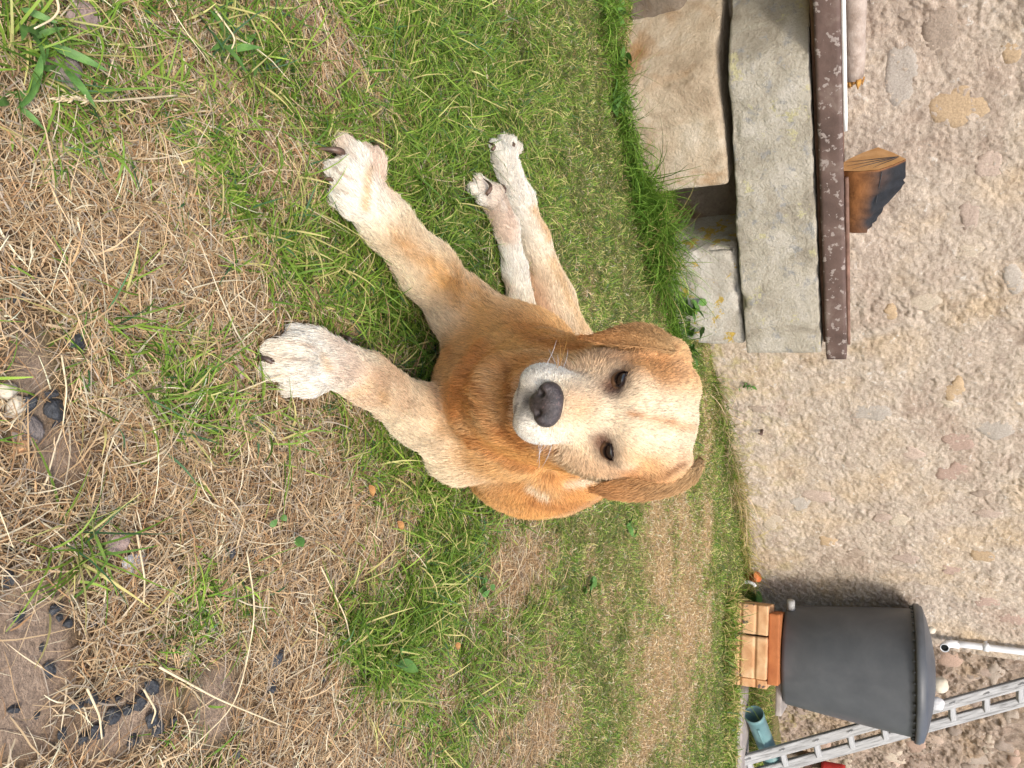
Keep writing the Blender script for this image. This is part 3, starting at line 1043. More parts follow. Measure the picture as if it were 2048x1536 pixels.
pts = np.stack([PX - PN * .001, PX + d0 * ln * .33, PX + (d0 + d1) * ln * .33, PX + (d0 + d1 + d2) * ln * .333], 1)
clump = noise(PX, 90, 91, 2) * 0.12 + noise(PX, 420, 92, 1) * 0.16
shade = (1 + clump + rng.normal(0, .13, n))[:, None, None]
dark_hair = (rng.random(n) < .10)[:, None, None]
shade = np.where(dark_hair, shade * .62, shade * 1.03)
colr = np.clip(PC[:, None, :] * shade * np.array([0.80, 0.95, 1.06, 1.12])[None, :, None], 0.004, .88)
rad = np.array([0.00030, 0.00029, 0.00022, 0.00008])[None] * np.clip(rng.normal(1, .2, n), .6, 1.5)[:, None]
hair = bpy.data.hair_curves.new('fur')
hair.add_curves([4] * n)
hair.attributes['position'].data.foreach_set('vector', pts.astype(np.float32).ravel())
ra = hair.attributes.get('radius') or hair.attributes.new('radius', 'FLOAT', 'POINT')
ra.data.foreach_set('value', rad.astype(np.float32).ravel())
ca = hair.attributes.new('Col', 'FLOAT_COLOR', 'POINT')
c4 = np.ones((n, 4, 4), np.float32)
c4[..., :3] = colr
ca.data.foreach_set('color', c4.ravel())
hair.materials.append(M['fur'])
fur = bpy.data.objects.new('fur', hair)
COL.objects.link(fur)
adopt(dog, fur)

# nose leather with nostrils
nose_prims, keep_prims = [], PRIMS
PRIMS = nose_prims
ell(hd(0, 8.0, -2.6), cm(2.2, 1.35, 1.5), .006, WHITE, hf, HR)
ell(hd(0, 8.4, -3.8), cm(1.3, 1.05, 1.15), .006, WHITE, hf, HR)
for s in (-1, 1):
    ell(hd(s * 1.55, 8.25, -2.95), cm(0.85, 1.2, 1.0), .005, WHITE, hf, HR)
    ell(hd(s * 1.05, 9.65, -3.1), cm(0.40, 0.75, 0.5), .003, WHITE, hf, HR, sub=True)
    cone(hd(s * 1.15, 9.45, -3.3), hd(s * 2.1, 8.85, -3.5), .0020, .0014, .003, WHITE, sub=True)
cone(hd(0, 9.55, -2.9), hd(0, 9.3, -4.8), .0012, .0014, .003, WHITE, sub=True)
PRIMS = keep_prims
ND, NLO = build_field(nose_prims, hd(0, 8.2, -2.9) - .036, hd(0, 8.2, -2.9) + .036, 0.0009)
nv_, nq_ = surface_nets(ND, NLO, 0.0009)
adopt(dog, mesh_np('nose', nv_, nq_, None, M['nose']))

# eyes and lids
for s, c in zip((-1, 1), EYE_C):
    look = unit(m_h * .80 + u_h * .42 + r_h * s * .30)
    side = unit(np.cross(look, u_h))
    if side @ r_h < 0:
        side = -side
    up = np.cross(side, look)
    if up @ u_h < 0:
        up = -up
    B = np.stack([side, up, look])
    la, lo_ = np.meshgrid(np.linspace(0, math.pi, 25), np.linspace(0, 2 * math.pi, 32, endpoint=False), indexing='ij')
    q = np.stack([np.sin(la) * np.cos(lo_), np.sin(la) * np.sin(lo_), np.cos(la)], -1).reshape(-1, 3)
    i = np.arange(25 * 32).reshape(25, 32)
    fq = np.stack([i[:-1], np.roll(i, -1, 1)[:-1], np.roll(i, -1, 1)[1:], i[1:]], -1).reshape(-1, 4)[:, ::-1]
    ang = la.reshape(-1)
    ec = np.where((ang < .26)[:, None], (.006, .005, .005), np.where((ang < .72)[:, None], (.013, .006, .004), (.018, .012, .010)))
    adopt(dog, mesh_np('eye', c + q @ B * EYE_R, fq[:, ::-1], None, M['eye'], None, ec))
    # lids: a shell round the eyeball with an almond opening, drooping at the top
    az, el_ = np.meshgrid(np.linspace(-1.45, 1.45, 49), np.linspace(-1.3, 1.3, 49), indexing='ij')
    tl = 0.10 * s
    ea, eb = az * math.cos(tl) + el_ * math.sin(tl), -az * math.sin(tl) + el_ * math.cos(tl)
    top = 0.13 * np.sqrt(np.clip(1 - (ea / .68) ** 2, 0, 1)) - .02
    bot = -0.40 * np.sqrt(np.clip(1 - (ea / .68) ** 2, 0, 1)) - .02
    d_open = np.where(eb > 0, eb - top, bot - eb)
    d_open = np.where(np.abs(ea) > .68, np.maximum(np.abs(ea) - .68, d_open), d_open)
    R = EYE_R * (1.035 + 0.10 * np.exp(-(d_open / .14) ** 2) + 0.03 * smooth(.1, .8, d_open))
    q = np.stack([np.sin(az) * np.cos(el_), np.sin(el_), np.cos(az) * np.cos(el_)], -1) * R[..., None]
    i = np.arange(49 * 49).reshape(49, 49)
    fq = np.stack([i[:-1, :-1], i[1:, :-1], i[1:, 1:], i[:-1, 1:]], -1).reshape(-1, 4)
    fq = fq[d_open.reshape(-1)[fq].min(1) > -0.02]
    dk = smooth(.12, .6, d_open).reshape(-1, 1)
    lc = np.array([.018, .013, .012]) * (1 - dk) + np.array([.20, .11, .06]) * dk
    adopt(dog, mesh_np('eyelid', c + q.reshape(-1, 3) @ B, fq, None, M['fur_skin'], None, lc))


def claw(base, tip, r0):
    g = Geo()
    base, tip = np.asarray(base), np.asarray(tip)
    L_ = np.linalg.norm(tip - base)
    P = [base + (tip - base) * t + ZV * L_ * .32 * math.sin(math.pi * min(1, t * 1.05)) for t in np.linspace(0, 1, 7)]
    g.tube(P, [r0 * .9, r0, r0 * .95, r0 * .85, r0 * .68, r0 * .42, r0 * .12], 9)
    return g.build('claw', M['claw'])


for (U0, H0, z0, U1, H1, z1, r_) in ((307, 684, .030, 297, 630, .006, .0060), (367, 692, .034, 357, 640, .008, .0060), (441, 728, .036, 434, 690, .016, .0060), (303, 738, .026, 284, 742, .008, .0050),
                                     (728, 546, .024, 712, 508, .008, .0048), (762, 588, .022, 778, 556, .008, .0048), (676, 600, .022, 664, 566, .008, .0045), (684, 700, .034, 670, 682, .020, .0045),
                                     (390, 972, .050, 356, 966, .036, .0044), (394, 1000, .052, 364, 998, .042, .0042), (300, 984, .036, 284, 974, .018, .0040), (300, 1016, .044, 281, 1016, .030, .0040)):
    adopt(dog, claw(on_height(U0, H0, z0), on_height(U1, H1, z1), r_))
# whiskers
for s in (-1, 1):
    for k in range(7):
        a0 = hd(s * (3.2 + .5 * rng.random()), 4.0 + 2.6 * rng.random(), -4.2 - 1.6 * rng.random())
        dr = unit(r_h * s * (1 + .3 * rng.random()) - m_h * rng.random() * .7 + u_h * rng.normal(-.1, .35))
        g = Geo()
        L_ = .022 + .025 * rng.random()
        g.tube([a0 + dr * L_ * t + (-u_h) * L_ * .25 * t * t for t in np.linspace(0, 1, 5)], [.00035, .0003, .00025, .0002, .0001], 4, False)
        adopt(dog, g.build('whisker', M['broken_wood'] if k % 2 else M['white_stone']))

# ------------------------------------------------------------------ walls
WALLS = {}


def rough_wall(name, path_pts, z0, z1, step, mat, seed, amps, z_fine=1.52):
    pts, nor = [], []
    for a, b in zip(path_pts[:-1], path_pts[1:]):
        a, b = np.asarray(a, float), np.asarray(b, float)
        k = max(2, int(np.linalg.norm(b - a) / (step if abs(unit(b - a) @ T) > .9 and np.linalg.norm(b - a) > 1.3 else .03)))
        t = np.linspace(0, 1, k)[:, None]
        pts.append(a + (b - a) * t)
        d = unit(b - a)
        nor.append(np.tile([d[1], -d[0], 0], (k, 1)))
    pts, nor = np.concatenate(pts), np.concatenate(nor)
    for _ in range(3):
        nor[1:-1] = (nor[:-2] + 2 * nor[1:-1] + nor[2:]) / 4
    zz = np.concatenate([np.arange(z0, z_fine, step), np.arange(z_fine, z1 + .03, .03)])
    V = pts[:, None] + zz[None, :, None] * ZV
    N_ = np.repeat(unit(nor)[:, None], len(zz), 1)
    P = V.reshape(-1, 3)
    d = sum(noise(P, sc, seed + i, 2) * am for i, (sc, am) in enumerate(amps))
    d = d - .007 * smooth(.35, .75, 1 - 4 * np.abs(noise(P, 26, seed + 40, 2))) * smooth(-.1, .5, noise(P, 5, seed + 41, 2))
    V = P + N_.reshape(-1, 3) * d[:, None]
    i = np.arange(len(P)).reshape(len(pts), len(zz))
    q = np.stack([i[:-1, :-1], i[1:, :-1], i[1:, 1:], i[:-1, 1:]], -1).reshape(-1, 4)
    o = mesh_np(name, V, q, None, mat)
    WALLS[o.name] = (seed, amps)
    return o


wall = rough_wall('rendered_wall', [W0 - T * 4.2 - NRM * .5, W0 - T * 4.2, W0 - T * 3.0, W0 + T * 1.80, W0 + T * 1.80 - NRM * .6], 0.05, 2.5, 0.0060, M['wall'], 201,
                  [(2.2, .014), (9, .005), (34, .004), (100, .0062)])
tag(wall, 'pale rough pebble-dashed wall with patches of red and tan stone, behind the dog', 'wall')
wall2 = rough_wall('rubble_wall', [W0 + T * 1.5 - NRM * .42, W0 + T * 4.2 - NRM * .42, W0 + T * 5.2 - NRM * .42], 0.05, 2.5, 0.0065, M['rubble'], 241,
                   [(2.5, .03), (7, .02), (18, .026), (55, .016)])
tag(wall2, 'darker brown rubble wall set back behind the black barrel and ladder', 'wall')


def on_plane(U, H, off=0.0, base=W0):
    r = ray(U, H)
    o = np.array([0, 0, EYE])
    k = ((base + NRM * off - o) @ NRM) / (r @ NRM)
    return o + r * k


M['patch'] = attr_mat('wall_stone', 0.9, 0.15, 0, 110, 0.9, 0.22)


def wall_stone(U, H, ru, rh, colour, seed, host, base=W0, proud=0.0035):
    """one irregular stone showing through the render, its rim buried in the rough mortar"""
    c = on_plane(U, H, 0, base)
    sc = np.linalg.norm(c - np.array([0, 0, EYE])) / FOC
    g = np.random.default_rng(seed)
    k = 20
    th = np.arange(k) / k * 2 * math.pi
    rr = np.clip(1 + np.convolve(np.tile(g.normal(0, .28, k), 3), [.25, .5, .25], 'same')[k:2 * k], .5, 1.6)
    a0 = g.uniform(0, 3.14)
    V, lift = [], []
    for f, pz in ((1.15, -.012), (1.0, 0.0), (0.75, .7), (0.45, 1.0), (.2, 1.0)):
        for t, r_ in zip(th, rr):
            V.append(c + T * math.cos(t) * r_ * f * ru * sc * 1.05 + ZV * math.sin(t) * r_ * f * rh * sc)
            lift.append(pz if pz < 0 else proud * pz)
    V.append(c)
    lift.append(proud)
    V = np.array(V)
    ws, wa = WALLS[host.name]
    d = sum(noise(V, s_, ws + i, 2) * a for i, (s_, a) in enumerate(wa[:2])) + noise(V, 40, seed, 2) * .004
    V = V + NRM * (d + np.array(lift))[:, None]
    q = [(i * k + j, i * k + (j + 1) % k, (i + 1) * k + (j + 1) % k, (i + 1) * k + j) for i in range(4) for j in range(k)]
    t = [(4 * k + j, 4 * k + (j + 1) % k, 5 * k) for j in range(k)]
    col = (np.array(colour) * .62 + np.array([.45, .38, .305]) * .38) * (1 + g.normal(0, .06))
    return mesh_np('stone', V, q, t, M['patch'], host, col)


RED, PINK, OCH, GRY, CRM, BRN = (.33, .21, .17), (.42, .32, .265), (.43, .29, .145), (.36, .335, .30), (.54, .46, .35), (.25, .19, .145)
for n_, (ix, iy, rx, ry, colr_) in enumerate([
        (1918, 884, 26, 20, RED), (1908, 944, 24, 22, RED), (1905, 783, 14, 20, OCH), (1899, 808, 13, 9, CRM), (1745, 828, 32, 18, GRY), (1634, 994, 30, 13, PINK), (1548, 1044, 16, 22, CRM),
        (1658, 1080, 14, 11, OCH), (1708, 1107, 18, 9, BRN), (1802, 1037, 18, 14, CRM), (1763, 1035, 15, 11, PINK), (1974, 1025, 22, 9, PINK), (1902, 1141, 14, 9, RED), (1814, 1116, 20, 14, PINK),
        (1966, 1113, 16, 13, OCH), (1826, 905, 18, 15, PINK), (1974, 1202, 16, 14, RED), (2022, 1238, 15, 13, RED), (1911, 217, 38, 30, OCH), (1800, 150, 24, 48, GRY), (2022, 105, 14, 14, OCH),
        (1850, 606, 26, 16, CRM), (1783, 624, 13, 13, OCH), (1937, 430, 13, 22, PINK), (1938, 502, 18, 11, CRM), (1515, 815, 16, 12, BRN), (1960, 985, 15, 7, BRN), (1600, 1010, 18, 14, GRY),  # the last brown one is a pit, its darkness painted as a patch
        (1990, 860, 26, 20, GRY), (1980, 330, 20, 26, PINK), (1880, 60, 24, 30, BRN), (2030, 560, 16, 22, GRY)]):
    wall_stone(iy, ix, ry, rx, colr_, 300 + n_, wall)
rs = np.random.default_rng(77)
R0 = W0 - NRM * .42
for n_ in range(46):
    U_, H_ = rs.uniform(1310, 1560), rs.uniform(1570, 2060)
    wall_stone(U_, H_, rs.uniform(9, 26), rs.uniform(7, 17), ((.36, .26, .20), (.30, .25, .21), (.24, .17, .14), (.42, .35, .27), (.33, .20, .15), (.17, .13, .11))[n_ % 6], 400 + n_, wall2, R0, 0.010)

# ------------------------------------------------------------------ the stone bench with iron beam
AX = (T, -NRM, ZV)


def bench_pt(s, depth, z):
    return B0 + T * s - NRM * depth + ZV * z


def flare(w, p):
    return w - T * (p[:, 1] * .75 * np.clip(1 - p[:, 0] / .30, 0, 1))[:, None]


def tilt_under(w, p):
    w = flare(w, p)
    low = smooth(.16, .0, p[:, 2])
    w[:, 2] += low * (0.030 * smooth(.9, 0, p[:, 0]) + 0.007 * noise(w, 9, 511, 3))
    return w


lower = rounded_block('foot_stone', bench_pt(-1.03, .0, -.06), AX, (.365, .40, .375), M['stone_tan'], n=(40, 30, 36), r=.016, amp=.005, nscale=24, seed=501, warp=flare, chip=.016)
tag(lower, 'tan dressed sandstone block under the left end of the grey slab, with chisel marks', 'stone block')
post = rounded_block('foot_stone', bench_pt(-.425, .012, -.06), AX, (.405, .36, .372), M['stone_pale'], n=(40, 24, 34), r=.008, amp=.005, nscale=26, seed=521, chip=.016)
tag(post, 'pale stone block with yellow lichen under the right end of the grey slab', 'stone block')
back = rounded_block('backing_stone', bench_pt(-.70, .30, -.06), AX, (.30, .12, .37), M['stone_dark'], n=(16, 8, 16), r=.02, amp=.008, seed=531)  # dark stone colour paints the shade in the recess
tag(back, 'stone at the back of the gap between the two blocks under the slab, coloured dark for the shade there', 'stone block')
slab = rounded_block('bench_slab', bench_pt(-1.045, -.012, .318), AX, (1.06, .44, .268), M['stone_grey'], n=(90, 34, 28), r=.007, amp=.0045, nscale=26, seed=541, warp=tilt_under, chip=.014)
tag(slab, 'long grey weathered sandstone slab lying on two stone blocks below the iron beam', 'stone slab')
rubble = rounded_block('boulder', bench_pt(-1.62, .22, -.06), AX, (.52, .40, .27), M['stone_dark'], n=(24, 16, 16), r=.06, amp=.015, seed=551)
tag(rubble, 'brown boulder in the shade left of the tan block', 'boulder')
beam = rounded_block('iron_beam', bench_pt(-2.3, -.018, .600), AX, (2.345, .045, .072), M['rust'], n=(120, 4, 6), r=.006, amp=.0012, nscale=20, seed=561)
tag(beam, 'rusty brown iron beam speckled with old paint, lying along the grey slab', 'iron beam')
ledge = rounded_block('ledge_board', bench_pt(-2.3, .030, .588), AX, (2.30, .33, .078), M['lath'], n=(60, 12, 4), r=.006, amp=.002, seed=571)
tag(ledge, 'dark weathered board behind the iron beam, carrying the firewood', 'board')
strip = rounded_block('white_strip', bench_pt(-2.3, -.010, .6735), AX, (1.50, .022, .013), M['white_strip'], n=(30, 2, 2), r=.003, amp=.0006, seed=581)
tag(strip, 'thin white strip lying on the left part of the iron beam', 'strip')
lath = rounded_block('wooden_lath', bench_pt(-.64, .012, .6740), (unit(T + ZV * -.004), -NRM, ZV), (.64, .018, .0125), M['lath'], n=(30, 2, 2), r=.003, amp=.001, seed=591)
tag(lath, 'thin brown lath on the right part of the iron beam beside the burnt log', 'lath')

g = Geo()
tt = np.linspace(0, 1, 40)
bp = np.array([bench_pt(-2.2 + 1.27 * t, .085 + .01 * math.sin(5 * t), .703 + .004 * math.sin(9 * t)) for t in tt])
g.tube(bp, .030 + .004 * np.sin(tt * 17) + .002 * np.sin(tt * 41), 16)
branch = thing('branch', tuple(bp[20] - ZV * .03), 'grey weathered branch with broken orange end on the ledge above the beam', 'branch')
br = g.build('branch_wood', M['driftwood'])
g = Geo()
ep = bp[-1]
fr = np.random.default_rng(5)
for k in range(26):
    a_ = fr.uniform(0, 6.28)
    r_ = .026 * math.sqrt(fr.random())
    o_ = ep - NRM * r_ * math.cos(a_) + ZV * r_ * math.sin(a_)
    L_ = fr.uniform(.006, .028)
    g.tube([o_ - T * .004, o_ + T * L_ * .5, o_ + T * L_], [.006, .005, .001], 5)
adopt(branch, br, g.build('broken_end', M['broken_wood']))

# burnt split log
sec0 = np.array([(.02, 0), (.004, .05), (0, .105), (.03, .150), (.064, .184), (.13, .150), (.197, .105), (.165, .06), (.125, .021), (.094, 0)])
sec1 = np.array([(.02, 0), (.006, .03), (.004, .062), (.024, .072), (.05, .082), (.10, .078), (.15, .06), (.13, .04), (.11, .015), (.09, 0)])
NL = 26
LV, LC = [], []
for i in range(NL):
    t = i / (NL - 1)
    kk = smooth(.25, 1.0, t) * .85 + .15 * smooth(.9, 1, t)
    sec = sec0 * (1 - kk) + sec1 * kk
    for j, (d_, z_) in enumerate(sec):
        p = bench_pt(-.650 + .215 * t, .030 + d_, .668 + z_)
        P1 = p[None]
        up_ = smooth(.02, .10, z_)
        jag = (noise(P1, 60, 611, 3)[0] * .013 * up_ + noise(P1, 22, 612, 2)[0] * .012 * up_) * smooth(.08, .3, t)
        LV.append(p + NRM * jag * .6 + ZV * jag)
        char = smooth(.06, .125, z_ + .05 * t + .02 * noise(P1, 30, 613, 2)[0]) if t > .02 else 0.0
        LC.append(np.array([.23, .095, .03]) * (1 - char) + np.array([.016, .018, .022]) * char)
ns = len(sec0)
lq = [(i * ns + j, i * ns + (j + 1) % ns, (i + 1) * ns + (j + 1) % ns, (i + 1) * ns + j) for i in range(NL - 1) for j in range(ns)]
log = thing('firewood_log', tuple(bench_pt(-.55, .1, .668)), 'split firewood log with orange cut end and charred black side on the beam', 'log')
lo_ = mesh_np('log_wood', LV, lq, None, M['log'], None, np.array(LC))
cap = [bench_pt(-.6515, .030 + d_, .668 + z_) for d_, z_ in sec0] + [bench_pt(-.6535, .030 + .085, .668 + .095)]
cf = mesh_np('cut_end', cap, None, [(j, (j + 1) % ns, ns) for j in range(ns)], M['log_end'], None, None, False)
cap2 = LV[-ns:] + [np.mean(LV[-ns:], axis=0)]
ce = mesh_np('charred_end', cap2, None, [(j, (j + 1) % ns, ns) for j in range(ns)], M['coal'], None, None, False)
adopt(log, lo_, cf, ce)
for (d1_, z1_) in ((.02, .03), (.05, .012), (.085, .008), (.012, .09)):
    g = Geo()
    g.tube([bench_pt(-.6545, .030 + .085 + (d1_ - .085) * t, .668 + .165 + (z1_ - .165) * t + .004 * math.sin(6 * t)) for t in np.linspace(0, 1, 8)], [.0004, .0010, .0012, .0012, .001, .0008, .0006, .0003], 5)
    adopt(log, g.build('crack', M['coal']))
g = Geo()
g.tube([bench_pt(-.645 + .12 * t, .0285 + .004 * t, .668 + .115 - .02 * t) for t in np.linspace(0, 1, 8)], [.0015] * 7 + [.0004], 5)
adopt(log, g.build('crack', M['coal']))

# ------------------------------------------------------------------ water barrel on clay blocks
BC = np.array([1.395, 4.20, 0.0])
BZ = 0.352
butt = thing('water_barrel', tuple(BC + ZV * BZ), 'dark grey plastic water barrel with domed lid standing on orange clay blocks', 'barrel')
g = Geo()
Hh = .602
g.lathe([(0, 0), (.225, 0), (.238, .006), (.243, .02), (.262, .2), (.284, .42), (.296, Hh - .03), (.298, Hh)], BC + ZV * BZ, 72)
bo = g.build('barrel_body', M['plastic_dark'])
g = Geo()
LZ = BZ + Hh
g.lathe([(.292, -.016), (.318, -.018), (.323, -.012), (.323, .006), (.316, .012), (.314, .020), (.306, .024), (.26, .040), (.18, .060), (.09, .074), (0, .078)], BC + ZV * LZ, 72)
lid = g.build('lid', M['plastic_dark'])
g = Geo()
for k in range(40):
    a_ = k / 40 * 2 * math.pi
    c_, s__ = math.cos(a_), math.sin(a_)
    o_ = BC + ZV * (LZ - .024) + np.array([c_, s__, 0]) * .306
    g.tube([o_ - ZV * .006, o_ + ZV * .008], .006, 5)
teeth = g.build('lid_clips', M['plastic_dark'])
teeth['kind'] = 'stuff'
g = Geo()
o_ = BC + np.array([-.235, -.03, BZ + .03])
g.tube([o_, o_ + np.array([-.055, -.01, 0])], .019, 14)
spout = g.build('outlet', M['grey_plastic'])
adopt(butt, bo, lid, teeth, spout)


def rock(name, centre, radii, mat, label, cat, group=None, seed=0, rough=.18, rotz=0.0, facet=False, sub=3):
    """lumpy or splintered stone from a deformed sphere"""
    nu, nv_r = (10, 14) if facet else (14, 20)
    a, b = np.meshgrid(np.linspace(0, math.pi, nu), np.linspace(0, 2 * math.pi, nv_r, endpoint=False), indexing='ij')
    d = np.stack([np.sin(a) * np.cos(b), np.sin(a) * np.sin(b), np.cos(a)], -1).reshape(-1, 3)
    if facet:
        g2 = np.random.default_rng(seed)
        planes = unit(g2.normal(0, 1, (9, 3)))
        off = g2.uniform(.55, .85, 9)
        r = np.min(np.where(d @ planes.T > .05, off / np.maximum(d @ planes.T, .05), 3), axis=1)
        r = np.clip(r, .45, 1.15) + noise(d, 4, seed, 2) * rough * .5
    else:
        r = 1 + noise(d, 1.6, seed, 3) * rough * 1.6
    v = d * r[:, None] * np.asarray(radii)
    c, s = math.cos(rotz), math.sin(rotz)
    v = v @ np.array([[c, s, 0], [-s, c, 0], [0, 0, 1]])
    i = np.arange(nu * nv_r).reshape(nu, nv_r)
    q = np.stack([i[:-1], np.roll(i, -1, 1)[:-1], np.roll(i, -1, 1)[1:], i[1:]], -1).reshape(-1, 4)[:, ::-1]
    o = mesh_np(name, v, q[:, ::-1], None, mat, None, None, not facet)
    o.location = tuple(centre)
    return tag(o, label, cat, group)


def lid_z(p):
    r = np.linalg.norm((p - BC)[:2])
    return LZ + float(np.interp(r, [0, .09, .18, .26, .306], [.078, .074, .060, .040, .024]))


for (U_, y_, rad, lab, mt, sd) in ((1368, 4.26, (.038, .032, .036), 'rounded cream stone weighing down the barrel lid, the largest there', 'cream_stone', 3),
                                   (1407, 4.24, (.032, .026, .030), 'white stone on the right edge of the barrel lid beside the ladder', 'white_stone', 9),
                                   (1261, 4.30, (.018, .016, .018), 'small pale pebble on the left side of the barrel lid', 'cream_stone', 12)):
    p = A(U_, 1872, y_)
    p[2] = lid_z(p) + rad[2] * .8
    rock('lid_stone', p, rad, M[mt], lab, 'stone', 'stones on the barrel lid', sd, .12)

bx = unit(np.array([.97, -.22, 0]))
by = np.array([-bx[1], bx[0], 0])
bo_ = np.array([1.085, 3.935, 0.11])


def grooved(w, p):
    w = w.copy()
    front = smooth(.012, .0, p[:, 1])
    gro = np.exp(-((p[:, 2] - .132) / .006) ** 2) + np.exp(-((p[:, 2] - .06) / .006) ** 2)
    return w + by * (front * gro * .010)[:, None]


for (x0_, wd, dp, lab, sd) in ((0, .143, 0, 'orange clay block under the barrel, the left one, with dark stain', 1), (.150, .196, -.014, 'orange clay block under the barrel, the wide one in the middle', 2),
                               (.352, .040, .03, 'narrow orange clay block at the right end under the barrel', 3)):
    k = rounded_block('clay_block', bo_ + bx * x0_ + by * dp, (bx, by, ZV), (wd, .30, .186), M['terracotta'], n=(20, 10, 48), r=.005, amp=.0015, nscale=30, seed=700 + sd, warp=grooved)
    tag(k, lab, 'clay block', 'clay blocks under the barrel')
k = rounded_block('clay_slab', bo_ + bx * .035 + by * .035 + ZV * .186, (bx, by, ZV), (.335, .30, .052), M['terracotta_deep'], n=(30, 16, 8), r=.006, amp=.0015, seed=711)
tag(k, 'deep orange clay tile between the clay blocks and the barrel', 'clay tile')
k = rounded_block('paving_slab', np.array([1.30, 4.10, .318]), (unit([.97, -.22, 0]), unit([.22, .97, 0]), ZV), (.36, .33, .030), M['concrete'], n=(16, 16, 3), r=.004, amp=.001, seed=715)
tag(k, 'small grey concrete slab just under the barrel bottom', 'paving slab')

# ------------------------------------------------------------------ downpipe
dp = thing('downpipe', tuple(on_plane(1288, 1900, .03)), 'thin white rainwater pipe with an elbow on the wall corner above the barrel', 'pipe')
pp = [on_plane(1287, 1898, .035), on_plane(1290, 1935, .035), on_plane(1304, 2049, .035), on_plane(1325, 2230, .035), on_plane(1345, 2420, .035)]
g = Geo()
g.tube(pp, .0165, 18)
a_ = g.build('pipe', M['pipe_white'])
g = Geo()
q0 = pp[0] + ZV * .045
el = [q0, pp[0] + ZV * .01, pp[0] + NRM * .008 - ZV * .012, pp[0] + NRM * .028 - T * .012 - ZV * .022, pp[0] + NRM * .055 - T * .03 - ZV * .024]
g.tube(el, [.0195, .0195, .0195, .020, .021], 18, False)
b_ = g.build('elbow', M['pipe_white'])
b_.modifiers.new('thick', 'SOLIDIFY').thickness = .003
g = Geo()
d_ = unit(el[-1] - el[-2])
g.tube([el[-1] - d_ * .012, el[-1] - d_ * .010], .018, 18)  # dark disc painted as the shade inside the open elbow
c_ = g.build('mouth_shade_disc', M['shade_black'])
g = Geo()
br0 = on_plane(1294.5, 1972, .035)
g.tube([br0 - ZV * .012, br0 + ZV * .012], .021, 18)
g.tube([br0, br0 - NRM * .05], .008, 8)
e_b = g.build('bracket', M['pipe_white'])
adopt(dp, a_, b_, c_, e_b)

# ------------------------------------------------------------------ ladder, teal pipe, red box, small things by the wall


def bar(g, p0, p1, w, d, wdir):
    p0, p1 = np.asarray(p0, float), np.asarray(p1, float)
    ax = unit(p1 - p0)
    a = unit(wdir - ax * (wdir @ ax))
    b = np.cross(ax, a)
    n_ = 14
    V = []
    for i in range(n_):
        c = p0 + (p1 - p0) * i / (n_ - 1)
        for sa, sb in ((-1, -1), (-.86, -1), (.86, -1), (1, -1), (1, -.8), (1, .8), (1, 1), (.86, 1), (-.86, 1), (-1, 1), (-1, .8), (-1, -.8)):
            cut = .93 if abs(sa) == 1 and abs(sb) == 1 else 1
            V.append(c + a * sa * w / 2 * cut + b * sb * d / 2 * cut)
    q = [(i * 12 + j, i * 12 + (j + 1) % 12, (i + 1) * 12 + (j + 1) % 12, (i + 1) * 12 + j) for i in range(n_ - 1) for j in range(12)]
    V += [p0, p1]
    t = [(n_ * 12, (j + 1) % 12, j) for j in range(12)] + [(n_ * 12 + 1, (n_ - 1) * 12 + j, (n_ - 1) * 12 + (j + 1) % 12) for j in range(12)]
    g.add(V, q, t)


def plank(name, p0, p1, w, d, wdir, mat):
    """straight timber with its grain along local Z"""
    p0, p1 = np.asarray(p0, float), np.asarray(p1, float)
    z_ = unit(p1 - p0)
    x_ = unit(wdir - z_ * (wdir @ z_))
    y_ = np.cross(z_, x_)
    g = Geo()
    bar(g, (0, 0, 0), (0, 0, np.linalg.norm(p1 - p0)), w, d, np.array([1.0, 0, 0]))
    o = g.build(name, mat, None, False)
    o.matrix_world = Matrix(((x_[0], y_[0], z_[0], p0[0]), (x_[1], y_[1], z_[1], p0[1]), (x_[2], y_[2], z_[2], p0[2]), (0, 0, 0, 1)))
    return o


a0, a1 = A(1530, 1452, 4.10), A(1366, 2048, 4.70)
b0, b1 = A(1560, 1462, 4.22), A(1401, 2048, 4.82)
a1, b1 = a0 + (a1 - a0) * 1.35, b0 + (b1 - b0) * 1.35
lad = thing('ladder', tuple(a0), 'old grey wooden ladder leaning against the wall beside the barrel', 'ladder')
la_ = unit(a1 - a0)
wdir = np.array([1, -.1, 0])
for p0, p1 in ((a0, a1), (b0, b1)):
    adopt(lad, plank('rail', p0, p1, .050, .028, wdir, M['ladder']))
for k in range(15):
    t = .055 + k * .0845
    if t > .98:
        break
    pa, pb = a0 + (a1 - a0) * t, b0 + (b1 - b0) * t
    d_ = unit(pb - pa)
    adopt(lad, plank('rung', pa - d_ * .018, pb + d_ * .018, .032, .024, la_, M['ladder']))

p1, p2 = A(1428, 1508, 4.14), A(1512, 1541, 4.36)
g = Geo()
ax_ = unit(p2 - p1)
g.tube([p1, p1 + ax_ * .03, p1 + ax_ * .031, p2 - ax_ * .04, p2 - ax_ * .039, p2 + ax_ * .05], [.050, .050, .047, .047, .050, .050], 28, False)
tl_ = g.build('pipe_wall', M['teal'])
tl_.modifiers.new('thick', 'SOLIDIFY').thickness = .004
sd_ = unit(np.cross(ax_, ZV))
if sd_[1] > 0:
    sd_ = -sd_
n2 = unit(sd_ * .92 + ZV * .25)
g = Geo()
bar(g, p1 + ax_ * .06 + n2 * .049, p2 - ax_ * .05 + n2 * .049, .012, .008, np.cross(ax_, n2))
rib_ = g.build('ridge', M['teal'], None, False)
teal = thing('teal_pipe', tuple((p1 + p2) / 2 - ZV * .05), 'short length of teal plastic pipe propped by the foot of the ladder', 'pipe')
adopt(teal, tl_, rib_)

